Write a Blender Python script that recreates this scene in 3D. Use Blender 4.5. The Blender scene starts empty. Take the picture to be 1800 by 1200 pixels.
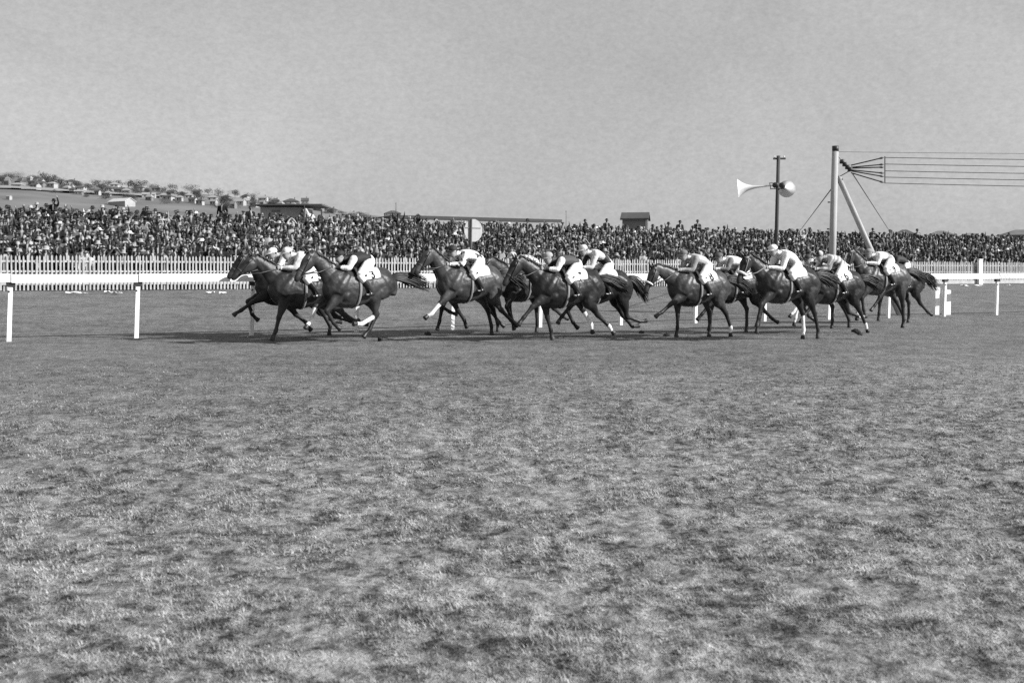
import bpy, math, random
import numpy as np
from mathutils import Vector, Matrix, noise as mnoise

random.seed(7)
rng = np.random.default_rng(7)
S = bpy.context.scene
COL = S.collection
R = math.radians

# ------------------------------------------------------------------ camera, sky, sun, exposure
F = 1800.0                 # focal length in pixels of the 1800 px wide photograph
CAMZ, HORY = 1.30, 480.0   # eye height, horizon row
cd = bpy.data.cameras.new('camera')
cam = bpy.data.objects.new('camera', cd)
COL.objects.link(cam)
cam.location = (0, 0, CAMZ)
cam.rotation_euler = (R(90), 0, 0)
cd.sensor_width = 36.0
cd.lens = 36.0
cd.shift_y = -(600 - HORY) / 1800.0
cd.clip_start = 0.1
cd.clip_end = 9000
cd.dof.use_dof = True
cd.dof.focus_distance = 24.0
cd.dof.aperture_fstop = 5.0
S.camera = cam

SUN_EL, SUN_AZ = 30.0, -14.0       # azimuth of the sun measured from +X towards the camera
sdir = Vector((math.cos(R(SUN_EL)) * math.cos(R(SUN_AZ)), math.cos(R(SUN_EL)) * math.sin(R(SUN_AZ)), math.sin(R(SUN_EL))))
ld = bpy.data.lights.new('sun', 'SUN')
ld.energy = 4.6
ld.angle = R(0.5)
ld.color = (1, 1, 1)
sun = bpy.data.objects.new('sun', ld)
COL.objects.link(sun)
sun.rotation_euler = sdir.to_track_quat('Z', 'Y').to_euler()

W = bpy.data.worlds.new('World')
S.world = W
W.use_nodes = True
wn, wl = W.node_tree.nodes, W.node_tree.links
for n in list(wn):
    wn.remove(n)
def wnode(t, **k):
    n = wn.new(t)
    for a, b in k.items():
        setattr(n, a, b)
    return n
sky = wnode('ShaderNodeTexSky', sky_type='NISHITA', sun_disc=False)
sky.sun_elevation = R(SUN_EL)
sky.sun_rotation = math.atan2(sdir.x, sdir.y)
sky.air_density = 1.0
sky.dust_density = 2.0
bw = wnode('ShaderNodeRGBToBW')
tc = wnode('ShaderNodeTexCoord')
mp = wnode('ShaderNodeMapping')
mp.inputs['Scale'].default_value = (1.0, 1.0, 1.5)
nz = wnode('ShaderNodeTexNoise')
nz.inputs['Scale'].default_value = 2.6
nz.inputs['Detail'].default_value = 9
nz.inputs['Roughness'].default_value = 0.62
nz.inputs['Distortion'].default_value = 0.6
mr = wnode('ShaderNodeMapRange')
mr.inputs['From Min'].default_value = 0.3
mr.inputs['From Max'].default_value = 0.7
mr.inputs['To Min'].default_value = 0.86
mr.inputs['To Max'].default_value = 1.08
nf = wnode('ShaderNodeTexNoise')
nf.inputs['Scale'].default_value = 170.0
nf.inputs['Detail'].default_value = 12
nf.inputs['Roughness'].default_value = 0.8
mf = wnode('ShaderNodeMapRange')
mf.inputs['From Min'].default_value = 0.36
mf.inputs['From Max'].default_value = 0.64
mf.inputs['To Min'].default_value = 0.90
mf.inputs['To Max'].default_value = 1.10
mu = wnode('ShaderNodeMath', operation='MULTIPLY')
mu2 = wnode('ShaderNodeMath', operation='MULTIPLY')
# a thin overcast veil: evens out the clear sky's strong brightening toward the horizon
veil = wnode('ShaderNodeMix', data_type='FLOAT')
veil.inputs['Factor'].default_value = 0.62
veil.inputs[3].default_value = 4.3
bg = wnode('ShaderNodeBackground')
bg.inputs['Strength'].default_value = 0.082
wo = wnode('ShaderNodeOutputWorld')
wl.new(sky.outputs[0], bw.inputs[0])
wl.new(tc.outputs['Generated'], mp.inputs[0])
wl.new(mp.outputs[0], nz.inputs['Vector'])
wl.new(mp.outputs[0], nf.inputs['Vector'])
wl.new(nz.outputs[0], mr.inputs['Value'])
wl.new(nf.outputs[0], mf.inputs['Value'])
wl.new(bw.outputs[0], veil.inputs[2])
wl.new(veil.outputs[0], mu.inputs[0])
wl.new(mr.outputs[0], mu.inputs[1])
wl.new(mu.outputs[0], mu2.inputs[0])
wl.new(mf.outputs[0], mu2.inputs[1])
wl.new(mu2.outputs[0], bg.inputs['Color'])
wl.new(bg.outputs[0], wo.inputs[0])

S.view_settings.view_transform = 'Standard'
S.view_settings.look = 'None'
S.view_settings.gamma = 1
S.view_settings.exposure = 0.74
S.cycles.use_denoising = False      # leaves a little grain, as the old plate has
S.cycles.max_bounces = 4
S.cycles.sample_clamp_indirect = 3.0
S.cycles.transparent_max_bounces = 4
S.render.filter_size = 1.7

# ------------------------------------------------------------------ small helpers
def at(px, py, Z):
    """world point seen at photo pixel (px, py) at depth Z"""
    return Vector(((px - 900) / F * Z, Z, CAMZ + (HORY - py) / F * Z))

def tag(o, label=None, cat=None, group=None, kind=None):
    if label: o['label'] = label
    if cat: o['category'] = cat
    if group: o['group'] = group
    if kind: o['kind'] = kind
    return o

def empty(name, loc=(0, 0, 0), rz=0.0):
    o = bpy.data.objects.new(name, None)
    COL.objects.link(o)
    o.location = loc
    o.rotation_euler = (0, 0, rz)
    o.empty_display_size = 0.1
    return o

def link(name, me, parent=None):
    o = bpy.data.objects.new(name, me)
    COL.objects.link(o)
    if parent is not None:
        o.parent = parent
    return o

class MB:
    """collects vertices and faces into one mesh"""
    def __init__(self):
        self.v, self.f = [], []
    def add(self, vs, fs):
        b = len(self.v)
        self.v += [tuple(p) for p in vs]
        self.f += [tuple(i + b for i in f) for f in fs]
        return self
    def box(self, c, s, rot=None):
        hx, hy, hz = s[0] / 2, s[1] / 2, s[2] / 2
        vs = [Vector((x, y, z)) for x in (-hx, hx) for y in (-hy, hy) for z in (-hz, hz)]
        if rot is not None:
            vs = [rot @ p for p in vs]
        vs = [p + Vector(c) for p in vs]
        return self.add(vs, [(0, 1, 3, 2), (4, 6, 7, 5), (0, 4, 5, 1), (2, 3, 7, 6), (0, 2, 6, 4), (1, 5, 7, 3)])
    def tube(self, pts, ra, rb=None, n=10, cap=0.5, dens=0, lat=(0, 1, 0)):
        pts = np.array([tuple(p) for p in pts], float)
        ra = np.broadcast_to(np.array(ra, float), (len(pts),)).copy()
        rb = ra.copy() if rb is None else np.broadcast_to(np.array(rb, float), (len(pts),)).copy()
        if dens > 1:
            pts, ra, rb = cr(pts, dens), cr(ra[:, None], dens)[:, 0], cr(rb[:, None], dens)[:, 0]
        m = len(pts)
        tang = np.gradient(pts, axis=0)
        tang /= np.linalg.norm(tang, axis=1)[:, None] + 1e-12
        lat = np.array(lat, float)
        th = np.linspace(0, 2 * math.pi, n, endpoint=False)
        vs, fs = [], []
        for i in range(m):
            t = tang[i]
            l = lat - t * lat.dot(t)
            if np.linalg.norm(l) < 0.15:
                l = np.array([1, 0, 0]) - t * t[0]
                if np.linalg.norm(l) < 0.15:
                    l = np.array([0, 0, 1]) - t * t[2]
            l /= np.linalg.norm(l)
            nn = np.cross(t, l)
            ring = pts[i] + np.outer(np.cos(th) * ra[i], l) + np.outer(np.sin(th) * rb[i], nn)
            vs += list(ring)
        for i in range(m - 1):
            for k in range(n):
                k2 = (k + 1) % n
                fs.append((i * n + k, i * n + k2, (i + 1) * n + k2, (i + 1) * n + k))
        a = len(vs)
        vs.append(pts[0] - tang[0] * cap * min(ra[0], rb[0]))
        vs.append(pts[-1] + tang[-1] * cap * min(ra[-1], rb[-1]))
        for k in range(n):
            k2 = (k + 1) % n
            fs.append((a, k2, k))
            fs.append((a + 1, (m - 1) * n + k, (m - 1) * n + k2))
        return self.add(vs, fs)
    def lathe(self, prof, n=16, axis='z', org=(0, 0, 0)):
        vs, fs = [], []
        for (r, h) in prof:
            for k in range(n):
                a = 2 * math.pi * k / n
                if axis == 'z': p = (r * math.cos(a), r * math.sin(a), h)
                else: p = (h, r * math.cos(a), r * math.sin(a))
                vs.append(Vector(p) + Vector(org))
        for i in range(len(prof) - 1):
            for k in range(n):
                k2 = (k + 1) % n
                fs.append((i * n + k, i * n + k2, (i + 1) * n + k2, (i + 1) * n + k))
        return self.add(vs, fs)
    def mesh(self, name, mat=None, smooth=False):
        me = bpy.data.meshes.new(name)
        me.from_pydata(self.v, [], self.f)
        if mat is not None:
            me.materials.append(mat)
        if smooth:
            me.polygons.foreach_set('use_smooth', [True] * len(me.polygons))
        me.update()
        return me
    def build(self, name, mat, parent=None, smooth=False):
        return link(name, self.mesh(name, mat, smooth), parent)

def cr(P, k):
    """Catmull-Rom densify, k pieces per span"""
    P = np.array(P, float)
    Q = np.vstack([2 * P[0] - P[1], P, 2 * P[-1] - P[-2]])
    out = []
    for i in range(len(P) - 1):
        p0, p1, p2, p3 = Q[i], Q[i + 1], Q[i + 2], Q[i + 3]
        for t in np.linspace(0, 1, k, endpoint=False):
            out.append(0.5 * (2 * p1 + (p2 - p0) * t + (2 * p0 - 5 * p1 + 4 * p2 - p3) * t * t + (3 * p1 - p0 - 3 * p2 + p3) * t ** 3))
    out.append(P[-1])
    return np.array(out)

def fuse(mb, voxel, smooth=3, fac=0.45, ratio=None):
    """one continuous surface out of overlapping closed shapes"""
    me = mb.mesh('body_source')
    o = link('body_source', me)
    m = o.modifiers.new('r', 'REMESH')
    m.mode = 'VOXEL'
    m.voxel_size = voxel
    m.use_smooth_shade = True
    if smooth:
        s = o.modifiers.new('s', 'SMOOTH')
        s.iterations = smooth
        s.factor = fac
    if ratio:
        d = o.modifiers.new('d', 'DECIMATE')
        d.ratio = ratio
    dg = bpy.context.evaluated_depsgraph_get()
    dg.update()
    out = bpy.data.meshes.new_from_object(o.evaluated_get(dg))
    bpy.data.objects.remove(o)
    bpy.data.meshes.remove(me)
    out.polygons.foreach_set('use_smooth', [True] * len(out.polygons))
    return out

def verts_of(me):
    a = np.empty(len(me.vertices) * 3)
    me.vertices.foreach_get('co', a)
    return a.reshape(-1, 3)

def set_tone(me, rgb, name='tone'):
    """per-vertex colour attribute (N,) or (N,3)"""
    rgb = np.asarray(rgb, float)
    if rgb.ndim == 1:
        rgb = np.repeat(rgb[:, None], 3, 1)
    at_ = me.attributes.get(name) or me.attributes.new(name, 'FLOAT_COLOR', 'POINT')
    at_.data.foreach_set('color', np.hstack([rgb, np.ones((len(rgb), 1))]).ravel())

def segdist(P, a, b):
    a, b = np.array(tuple(a), float), np.array(tuple(b), float)
    d = b - a
    t = np.clip(((P - a) @ d) / max(d @ d, 1e-9), 0, 1)
    return np.linalg.norm(P - (a + t[:, None] * d), axis=1), t

def bigmesh(name, V, Fc, mat, smooth=False):
    """mesh from numpy arrays; Fc (n,3) or (n,4)"""
    V = np.asarray(V, np.float32)
    Fc = np.asarray(Fc, np.int32)
    me = bpy.data.meshes.new(name)
    k = Fc.shape[1]
    me.vertices.add(len(V)); me.vertices.foreach_set('co', V.ravel())
    me.loops.add(Fc.size); me.loops.foreach_set('vertex_index', Fc.ravel())
    me.polygons.add(len(Fc))
    me.polygons.foreach_set('loop_start', np.arange(0, Fc.size, k, dtype=np.int32))
    me.polygons.foreach_set('use_smooth', np.full(len(Fc), smooth))
    me.materials.append(mat)
    me.update(calc_edges=True)
    me.validate()
    return me

# ------------------------------------------------------------------ materials (all neutral: the photograph is monochrome)
def material(name, val=0.5, rough=0.8, spec=0.3, var=0.0, scale=4.0, attr=None, objcol=False, bump=0.0, bscale=30.0, stretch=None, detail=5, metallic=0.0):
    m = bpy.data.materials.new(name)
    m.use_nodes = True
    nt = m.node_tree
    N, L = nt.nodes, nt.links
    b = N['Principled BSDF']
    b.inputs['Roughness'].default_value = rough
    b.inputs['Specular IOR Level'].default_value = spec
    b.inputs['Metallic'].default_value = metallic
    b.inputs['Base Color'].default_value = (val, val, val, 1)
    src = None
    if attr:
        a = N.new('ShaderNodeAttribute'); a.attribute_name = attr
        src = a.outputs['Color']
    if objcol:
        a = N.new('ShaderNodeObjectInfo')
        src = a.outputs['Color']
    if var > 0 or bump > 0:
        t = N.new('ShaderNodeTexCoord')
        vec = t.outputs['Object']
        if stretch:
            mpp = N.new('ShaderNodeMapping'); mpp.inputs['Scale'].default_value = stretch
            L.new(vec, mpp.inputs[0]); vec = mpp.outputs[0]
    if var > 0:
        nn = N.new('ShaderNodeTexNoise'); nn.inputs['Scale'].default_value = scale; nn.inputs['Detail'].default_value = detail
        nn.inputs['Roughness'].default_value = 0.6
        L.new(vec, nn.inputs['Vector'])
        rg = N.new('ShaderNodeMapRange')
        rg.inputs['From Min'].default_value = 0.28; rg.inputs['From Max'].default_value = 0.72
        rg.inputs['To Min'].default_value = 1 - var; rg.inputs['To Max'].default_value = 1 + var
        L.new(nn.outputs[0], rg.inputs['Value'])
        mx = N.new('ShaderNodeMix'); mx.data_type = 'RGBA'; mx.blend_type = 'MULTIPLY'; mx.inputs['Factor'].default_value = 1
        if src is None:
            mx.inputs[6].default_value = (val, val, val, 1)
        else:
            L.new(src, mx.inputs[6])
        L.new(rg.outputs[0], mx.inputs[7])
        src = mx.outputs[2]
    if src is not None:
        L.new(src, b.inputs['Base Color'])
    if bump > 0:
        n2 = N.new('ShaderNodeTexNoise'); n2.inputs['Scale'].default_value = bscale; n2.inputs['Detail'].default_value = 4
        L.new(vec, n2.inputs['Vector'])
        bp = N.new('ShaderNodeBump'); bp.inputs['Strength'].default_value = bump; bp.inputs['Distance'].default_value = 0.02
        L.new(n2.outputs[0], bp.inputs['Height'])
        L.new(bp.outputs[0], b.inputs['Normal'])
    return m

M_WHITE = material('white_paint', 0.78, 0.55, 0.3, var=0.10, scale=6, stretch=(1, 1, 0.4))
M_PICKET = material('picket_paint', 0.41, 0.8, 0.15, var=0.22, scale=2.5)
M_DARKIRON = material('dark_iron', 0.03, 0.5, 0.4, var=0.3, scale=8)
M_WOODDARK = material('tarred_wood', 0.06, 0.8, 0.2, var=0.35, scale=6, stretch=(1, 1, 0.15))
M_POLE = material('pale_pole_wood', 0.36, 0.7, 0.25, var=0.18, scale=7, stretch=(1.2, 1.2, 0.12), bump=0.2)
M_METAL = material('galvanised_horn', 0.62, 0.35, 0.5, var=0.1, scale=5)
M_WIRE = material('wire', 0.05, 0.6, 0.3)
M_COAT = material('horse_coat', 0.1, 0.42, 0.27, var=0.62, scale=4.5, attr='tone', bump=0.5, bscale=11)  # strong tone mottling also paints patchy highlights into the coat colour
M_HAIR = material('horse_hair', 0.02, 0.5, 0.4, var=0.4, scale=20)
M_EYE = material('eye', 0.01, 0.1, 0.6)
M_CLOTHW = material('white_cloth', 0.76, 0.85, 0.1, var=0.06, scale=12, bump=0.3, bscale=14)
M_LEATHER = material('leather', 0.035, 0.45, 0.45, var=0.25, scale=15)
M_GIRTH = material('webbing', 0.20, 0.8, 0.1, var=0.1, scale=20)
M_INK = material('number_ink', 0.015, 0.8, 0.1)
M_TONE = material('jockey_cloth', 0.3, 0.7, 0.25, var=0.08, scale=16, attr='tone', bump=0.5, bscale=18)
M_SKIN = material('skin', 0.36, 0.55, 0.3, var=0.08, scale=20, attr='tone')
M_BOOT = material('boot_leather', 0.018, 0.28, 0.5)
M_PAPER = material('paper', 0.75, 0.9, 0.1, var=0.1, scale=10)
M_CROWD = material('crowd_cloth', 0.1, 0.85, 0.15, attr='tone')
M_OBJ = material('hat_felt', 0.1, 0.9, 0.1, objcol=True, var=0.1, scale=10)
M_LEAF = material('leaf', 0.06, 0.7, 0.2, var=0.45, scale=0.35)
M_TRUNK = material('bark', 0.06, 0.9, 0.1, var=0.3, scale=2)

def person_material():
    """coat tone from the object colour; the attribute's channels mask skin (R), trousers (G), shirt (B)"""
    m = material('spectator_cloth', 0.1, 0.85, 0.15)
    N, L = m.node_tree.nodes, m.node_tree.links
    b = N['Principled BSDF']
    oi = N.new('ShaderNodeObjectInfo')
    a = N.new('ShaderNodeAttribute'); a.attribute_name = 'tone'
    sp = N.new('ShaderNodeSeparateColor')
    L.new(a.outputs['Color'], sp.inputs[0])
    cur = oi.outputs['Color']
    for ch, v in (('Green', 0.035), ('Blue', 0.36), ('Red', 0.32)):
        mx = N.new('ShaderNodeMix'); mx.data_type = 'RGBA'
        L.new(sp.outputs[ch], mx.inputs['Factor'])
        L.new(cur, mx.inputs[6])
        mx.inputs[7].default_value = (v, v, v, 1)
        cur = mx.outputs[2]
    L.new(cur, b.inputs['Base Color'])
    return m
M_PERSON = person_material()

# ------------------------------------------------------------------ the lie of the land: running rail line, bank, hill
P0 = np.array([-9.58, 19.5])
U = np.array([0.895, 0.446])        # along the rail, towards the right of the picture (horses run the other way)
Nn = np.array([-0.446, 0.895])      # away from the camera, towards the crowd
HEAD = math.atan2(-U[1], -U[0])     # heading of the horses

def sd(x, y):
    dx, dy = x - P0[0], y - P0[1]
    return dx * U[0] + dy * U[1], dx * Nn[0] + dy * Nn[1]
def world(s, d):
    return P0[0] + U[0] * s + Nn[0] * d, P0[1] + U[1] * s + Nn[1] * d
DK = np.array([-900, 0.0, 3.0, 12.0, 22.8, 23.6, 41.5, 45, 66, 90, 9000])
ZK = np.array([0, 0.0, 0.03, 0.28, 0.58, 0.62, 3.05, 3.1, 0.2, -0.6, -0.6])
def gz(x, y):
    s, d = sd(x, y)
    z = np.interp(d, DK, ZK)
    hi = 1 + 0.125 * np.clip((34 - s) / 34, -0.3, 1)      # the bank stands higher towards the left
    return np.where((d > 23.6) & (d < 66), 0.62 + (z - 0.62) * np.where(z > 0.62, hi, 1), z)

RX = np.array([-900, -400, 0, 50, 100, 200, 300, 400, 500, 600, 680, 760, 860, 1000, 1400, 1800, 2700])
RY = np.array([296, 299, 309, 312, 320, 329, 337, 346, 358, 372, 382, 394, 408, 414, 414, 417, 420])
def hillz(px, Z):
    """hill height at bearing px (photo column) and depth Z"""
    hr = CAMZ + (HORY - np.interp(px, RX, RY)) / F * 950
    t = np.clip((Z - 240) / 710.0, 0, 1)
    t = t * t * (3 - 2 * t) * 0.45 + t * 0.55
    back = np.clip((Z - 960) / 900.0, 0, 1)
    return -1.2 + (hr + 1.2) * t * (1 - 0.35 * back)
def on_hill(px, py):
    """depth at which the line of sight through (px, py) meets the hill"""
    Z = np.linspace(300, 950, 400)
    y = HORY - (hillz(px, Z) - CAMZ) / Z * F
    k = int(np.argmin(np.abs(y - py)))
    return float(Z[k]), float(hillz(px, Z[k]))

def turf_tone(N, L, pos):
    """tone of the turf from position; the same for soil sheet and blades"""
    def noise(scale, detail, rough, stretch=None):
        v = pos
        if stretch:
            mpp = N.new('ShaderNodeMapping'); mpp.inputs['Scale'].default_value = stretch
            L.new(v, mpp.inputs[0]); v = mpp.outputs[0]
        n = N.new('ShaderNodeTexNoise')
        n.inputs['Scale'].default_value = scale; n.inputs['Detail'].default_value = detail; n.inputs['Roughness'].default_value = rough
        L.new(v, n.inputs['Vector'])
        return n.outputs[0]
    def rng_(v, a, b, c, d):
        r = N.new('ShaderNodeMapRange')
        for k, x in zip(('From Min', 'From Max', 'To Min', 'To Max'), (a, b, c, d)):
            r.inputs[k].default_value = x
        L.new(v, r.inputs['Value'])
        return r.outputs[0]
    def mth(op, a, b):
        m = N.new('ShaderNodeMath'); m.operation = op
        for i, x in enumerate((a, b)):
            if isinstance(x, (int, float)): m.inputs[i].default_value = x
            else: L.new(x, m.inputs[i])
        return m.outputs[0]
    # distance from the rail: the worn galloping track is more even and darker than the rough in front
    dt = N.new('ShaderNodeVectorMath'); dt.operation = 'DOT_PRODUCT'
    L.new(pos, dt.inputs[0]); dt.inputs[1].default_value = (Nn[0], Nn[1], 0)
    d = mth('SUBTRACT', dt.outputs['Value'], float(P0 @ Nn))
    rough = rng_(d, -9.0, -16.5, 0.0, 1.0)
    big = noise(0.22, 3, 0.55)
    mid = noise(1.6, 5, 0.66)
    fine = noise(6.5, 5, 0.68)
    tiny = noise(17.0, 4, 0.7)
    dots = noise(60.0, 2, 0.6)
    t = mth('ADD', mth('MULTIPLY', rng_(big, 0.3, 0.7, -1, 1), 0.16), mth('MULTIPLY', rng_(mid, 0.35, 0.65, -1, 1), mth('ADD', 0.24, mth('MULTIPLY', rough, -0.02))))
    t = mth('ADD', t, mth('MULTIPLY', rng_(fine, 0.38, 0.62, -1, 1), mth('ADD', 0.27, mth('MULTIPLY', rough, 0.23))))
    t = mth('ADD', t, mth('MULTIPLY', rng_(tiny, 0.36, 0.64, -1, 1), mth('ADD', 0.26, mth('MULTIPLY', rough, 0.20))))
    t = mth('ADD', t, mth('MULTIPLY', rng_(dots, 0.35, 0.65, -1, 1), 0.14))
    base = mth('ADD', 0.150, mth('MULTIPLY', rough, 0.066))
    return mth('MULTIPLY', base, mth('MAXIMUM', mth('ADD', 1.0, t), 0.22)), mth('ADD', mth('MULTIPLY', fine, 0.9), mth('MULTIPLY', tiny, 0.35))

def turf_material(name, gain, bump):
    m = bpy.data.materials.new(name); m.use_nodes = True
    N, L = m.node_tree.nodes, m.node_tree.links
    b = N['Principled BSDF']
    b.inputs['Roughness'].default_value = 0.9
    b.inputs['Specular IOR Level'].default_value = 0.12
    g = N.new('ShaderNodeNewGeometry')
    tone, hgt = turf_tone(N, L, g.outputs['Position'])
    mm = N.new('ShaderNodeMath'); mm.operation = 'MULTIPLY'; mm.inputs[1].default_value = gain
    L.new(tone, mm.inputs[0]); L.new(mm.outputs[0], b.inputs['Base Color'])
    if bump:
        nn = N.new('ShaderNodeTexNoise'); nn.inputs['Scale'].default_value = 16; nn.inputs['Detail'].default_value = 6; nn.inputs['Roughness'].default_value = 0.75
        L.new(g.outputs['Position'], nn.inputs['Vector'])
        ad = N.new('ShaderNodeMath'); ad.operation = 'ADD'
        L.new(hgt, ad.inputs[0]); L.new(nn.outputs[0], ad.inputs[1])
        bp = N.new('ShaderNodeBump'); bp.inputs['Strength'].default_value = bump; bp.inputs['Distance'].default_value = 0.06
        L.new(ad.outputs[0], bp.inputs['Height']); L.new(bp.outputs[0], b.inputs['Normal'])
    return m
M_TURF = turf_material('turf_ground', 1.0, 0.8)
M_BLADE = turf_material('grass_blade', 1.15, 0)
M_HILL = material('hill_pasture', 0.15, 0.95, 0.05, var=0.3, scale=0.02, detail=8)
M_ROADH = material('pale_track', 0.26, 0.95, 0.05, var=0.15, scale=0.05)

def turf_relief(p):
    return 0.018 * mnoise.noise(p * 1.4) + 0.018 * mnoise.noise(p * 3.4 + Vector((9, 3, 1))) + 0.024 * mnoise.noise(p * 7.0 + Vector((2, 7, 5))) + 0.011 * mnoise.noise(p * 13 + Vector((5, 1, 8))) - 0.012

def steps(lo, fine_lo, fine_hi, hi, st, g):
    a = list(np.arange(fine_lo, fine_hi, st))
    s, x, up = st, a[-1], []
    while x < hi:
        s *= g; x += s; up.append(x)
    s, x, dn = st, a[0], []
    while x > lo:
        s *= g; x -= s; dn.append(x)
    return np.array(dn[::-1] + a + up)

xs = steps(-5000, -6.0, 6.0, 5000, 0.04, 1.055)
ys = steps(-60, 2.6, 13.0, 5000, 0.04, 1.03)
GX, GY = np.meshgrid(xs, ys)
GZ = gz(GX, GY)
near = np.clip((20 - GY) / 12, 0, 1) * np.clip((GY - 1.0), 0, 1) * np.clip((11 - np.abs(GX)) / 3, 0, 1)
idx = np.argwhere(near > 0.01)
for (i, j) in idx:
    p = Vector((GX[i, j], GY[i, j], 0))
    GZ[i, j] += near[i, j] * turf_relief(p)
ny, nx = GX.shape
q = np.arange(ny * nx).reshape(ny, nx)
quads = np.stack([q[:-1, :-1], q[:-1, 1:], q[1:, 1:], q[1:, :-1]], -1).reshape(-1, 4)
ground = link('ground', bigmesh('ground', np.stack([GX, GY, GZ], -1).reshape(-1, 3), quads, M_TURF, True))
tag(ground, 'grey mottled turf of the racecourse rising gently to the crowd', None, None, 'structure')

def ground_h(x, y):
    n = max(0, min(1, (20 - y) / 12)) * max(0, min(1, y - 1.0)) * max(0, min(1, (11 - abs(x)) / 3))
    h = float(gz(x, y))
    if n > 0.01:
        p = Vector((x, y, 0))
        h += n * turf_relief(p)
    return h

# grass blades over the near turf
def make_grass():
    V, T = [], []
    cnt = 0
    for (y0, y1, dens, w, hh) in ((2.8, 4.2, 8000, 0.0022, 0.015), (4.2, 6.5, 4200, 0.0030, 0.015), (6.5, 10.0, 1500, 0.0045, 0.015), (10.0, 15.0, 380, 0.007, 0.015)):
        area = (y1 - y0) * (y0 + y1) / 2 * 1.12
        n = int(area * dens)
        yy = np.sqrt(rng.random(n) * (y1 ** 2 - y0 ** 2) + y0 ** 2)
        xx = (rng.random(n) - 0.5) * 1.12 * yy
        az = rng.random(n) * 2 * math.pi
        ln = rng.random(n)
        for x, y, a, l in zip(xx, yy, az, ln):
            c = mnoise.noise(Vector((x * 2.2, y * 2.2, 3.0))) + 0.5 * mnoise.noise(Vector((x * 7, y * 7, 8.0)))
            if (c < -0.2 and l < 0.8) or rng.random() > min(1.0, (17.0 - y) / 8.0):
                continue
            h = hh * (0.4 + 0.7 * l) * (1 + 1.0 * c)
            if h < 0.008:
                h = 0.008
            z = ground_h(x, y) - 0.003
            ca, sa = math.cos(a), math.sin(a)
            lean = h * (0.7 + 1.6 * ((l * 7.3) % 1))
            V += [(x - sa * w, y + ca * w, z), (x + sa * w, y - ca * w, z),
                  (x + ca * lean * 0.35 - sa * w * .7, y + sa * lean * 0.35 + ca * w * .7, z + h * 0.6),
                  (x + ca * lean * 0.35 + sa * w * .7, y + sa * lean * 0.35 - ca * w * .7, z + h * 0.6),
                  (x + ca * lean, y + sa * lean, z + h)]
            T += [(cnt, cnt + 1, cnt + 3), (cnt, cnt + 3, cnt + 2), (cnt + 2, cnt + 3, cnt + 4)]
            cnt += 5
    o = link('grass', bigmesh('grass', V, T, M_BLADE))
    tag(o, 'short patchy grass of the near turf', 'grass', None, 'stuff')
make_grass()

# the hill with its pale track
pxs = np.arange(-1500, 3301, 24)
zs = np.concatenate([np.linspace(225, 960, 60), np.linspace(985, 2400, 24)])
HX, HZ = np.meshgrid(pxs, zs)
hh = hillz(HX, HZ)
for i in range(HX.shape[0]):
    for j in range(HX.shape[1]):
        X = (HX[i, j] - 900) / F * HZ[i, j]
        hh[i, j] += 1.3 * mnoise.noise(Vector((X / 90, HZ[i, j] / 90, 0))) * min(1, max(0, (HZ[i, j] - 300) / 200))
q = np.arange(hh.size).reshape(hh.shape)
quads = np.stack([q[:-1, :-1], q[:-1, 1:], q[1:, 1:], q[1:, :-1]], -1).reshape(-1, 4)
tag(link('hill', bigmesh('hill', np.stack([(HX - 900) / F * HZ, HZ, hh], -1).reshape(-1, 3), quads, M_HILL, True)),
    'low grassy suburban hill falling to the right', None, None, 'structure')
rv, rf = [], []
for k in range(41):
    px = -160 + k * 11.5
    py = 331 + max(0, px) * 0.058
    Z, h = on_hill(px, py)
    for dz, up in ((-9, 1.5), (9, 1.5)):
        zz = Z + dz
        rv.append(((px - 900) / F * zz, zz, float(hillz(px, zz)) + up))
    if k:
        b = k * 2
        rf.append((b - 2, b, b + 1, b - 1))
mb = MB(); mb.add(rv, rf)
tag(mb.build('road', M_ROADH), 'pale track crossing the hillside', None, None, 'structure')
#HAZE_ANCHOR

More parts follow.
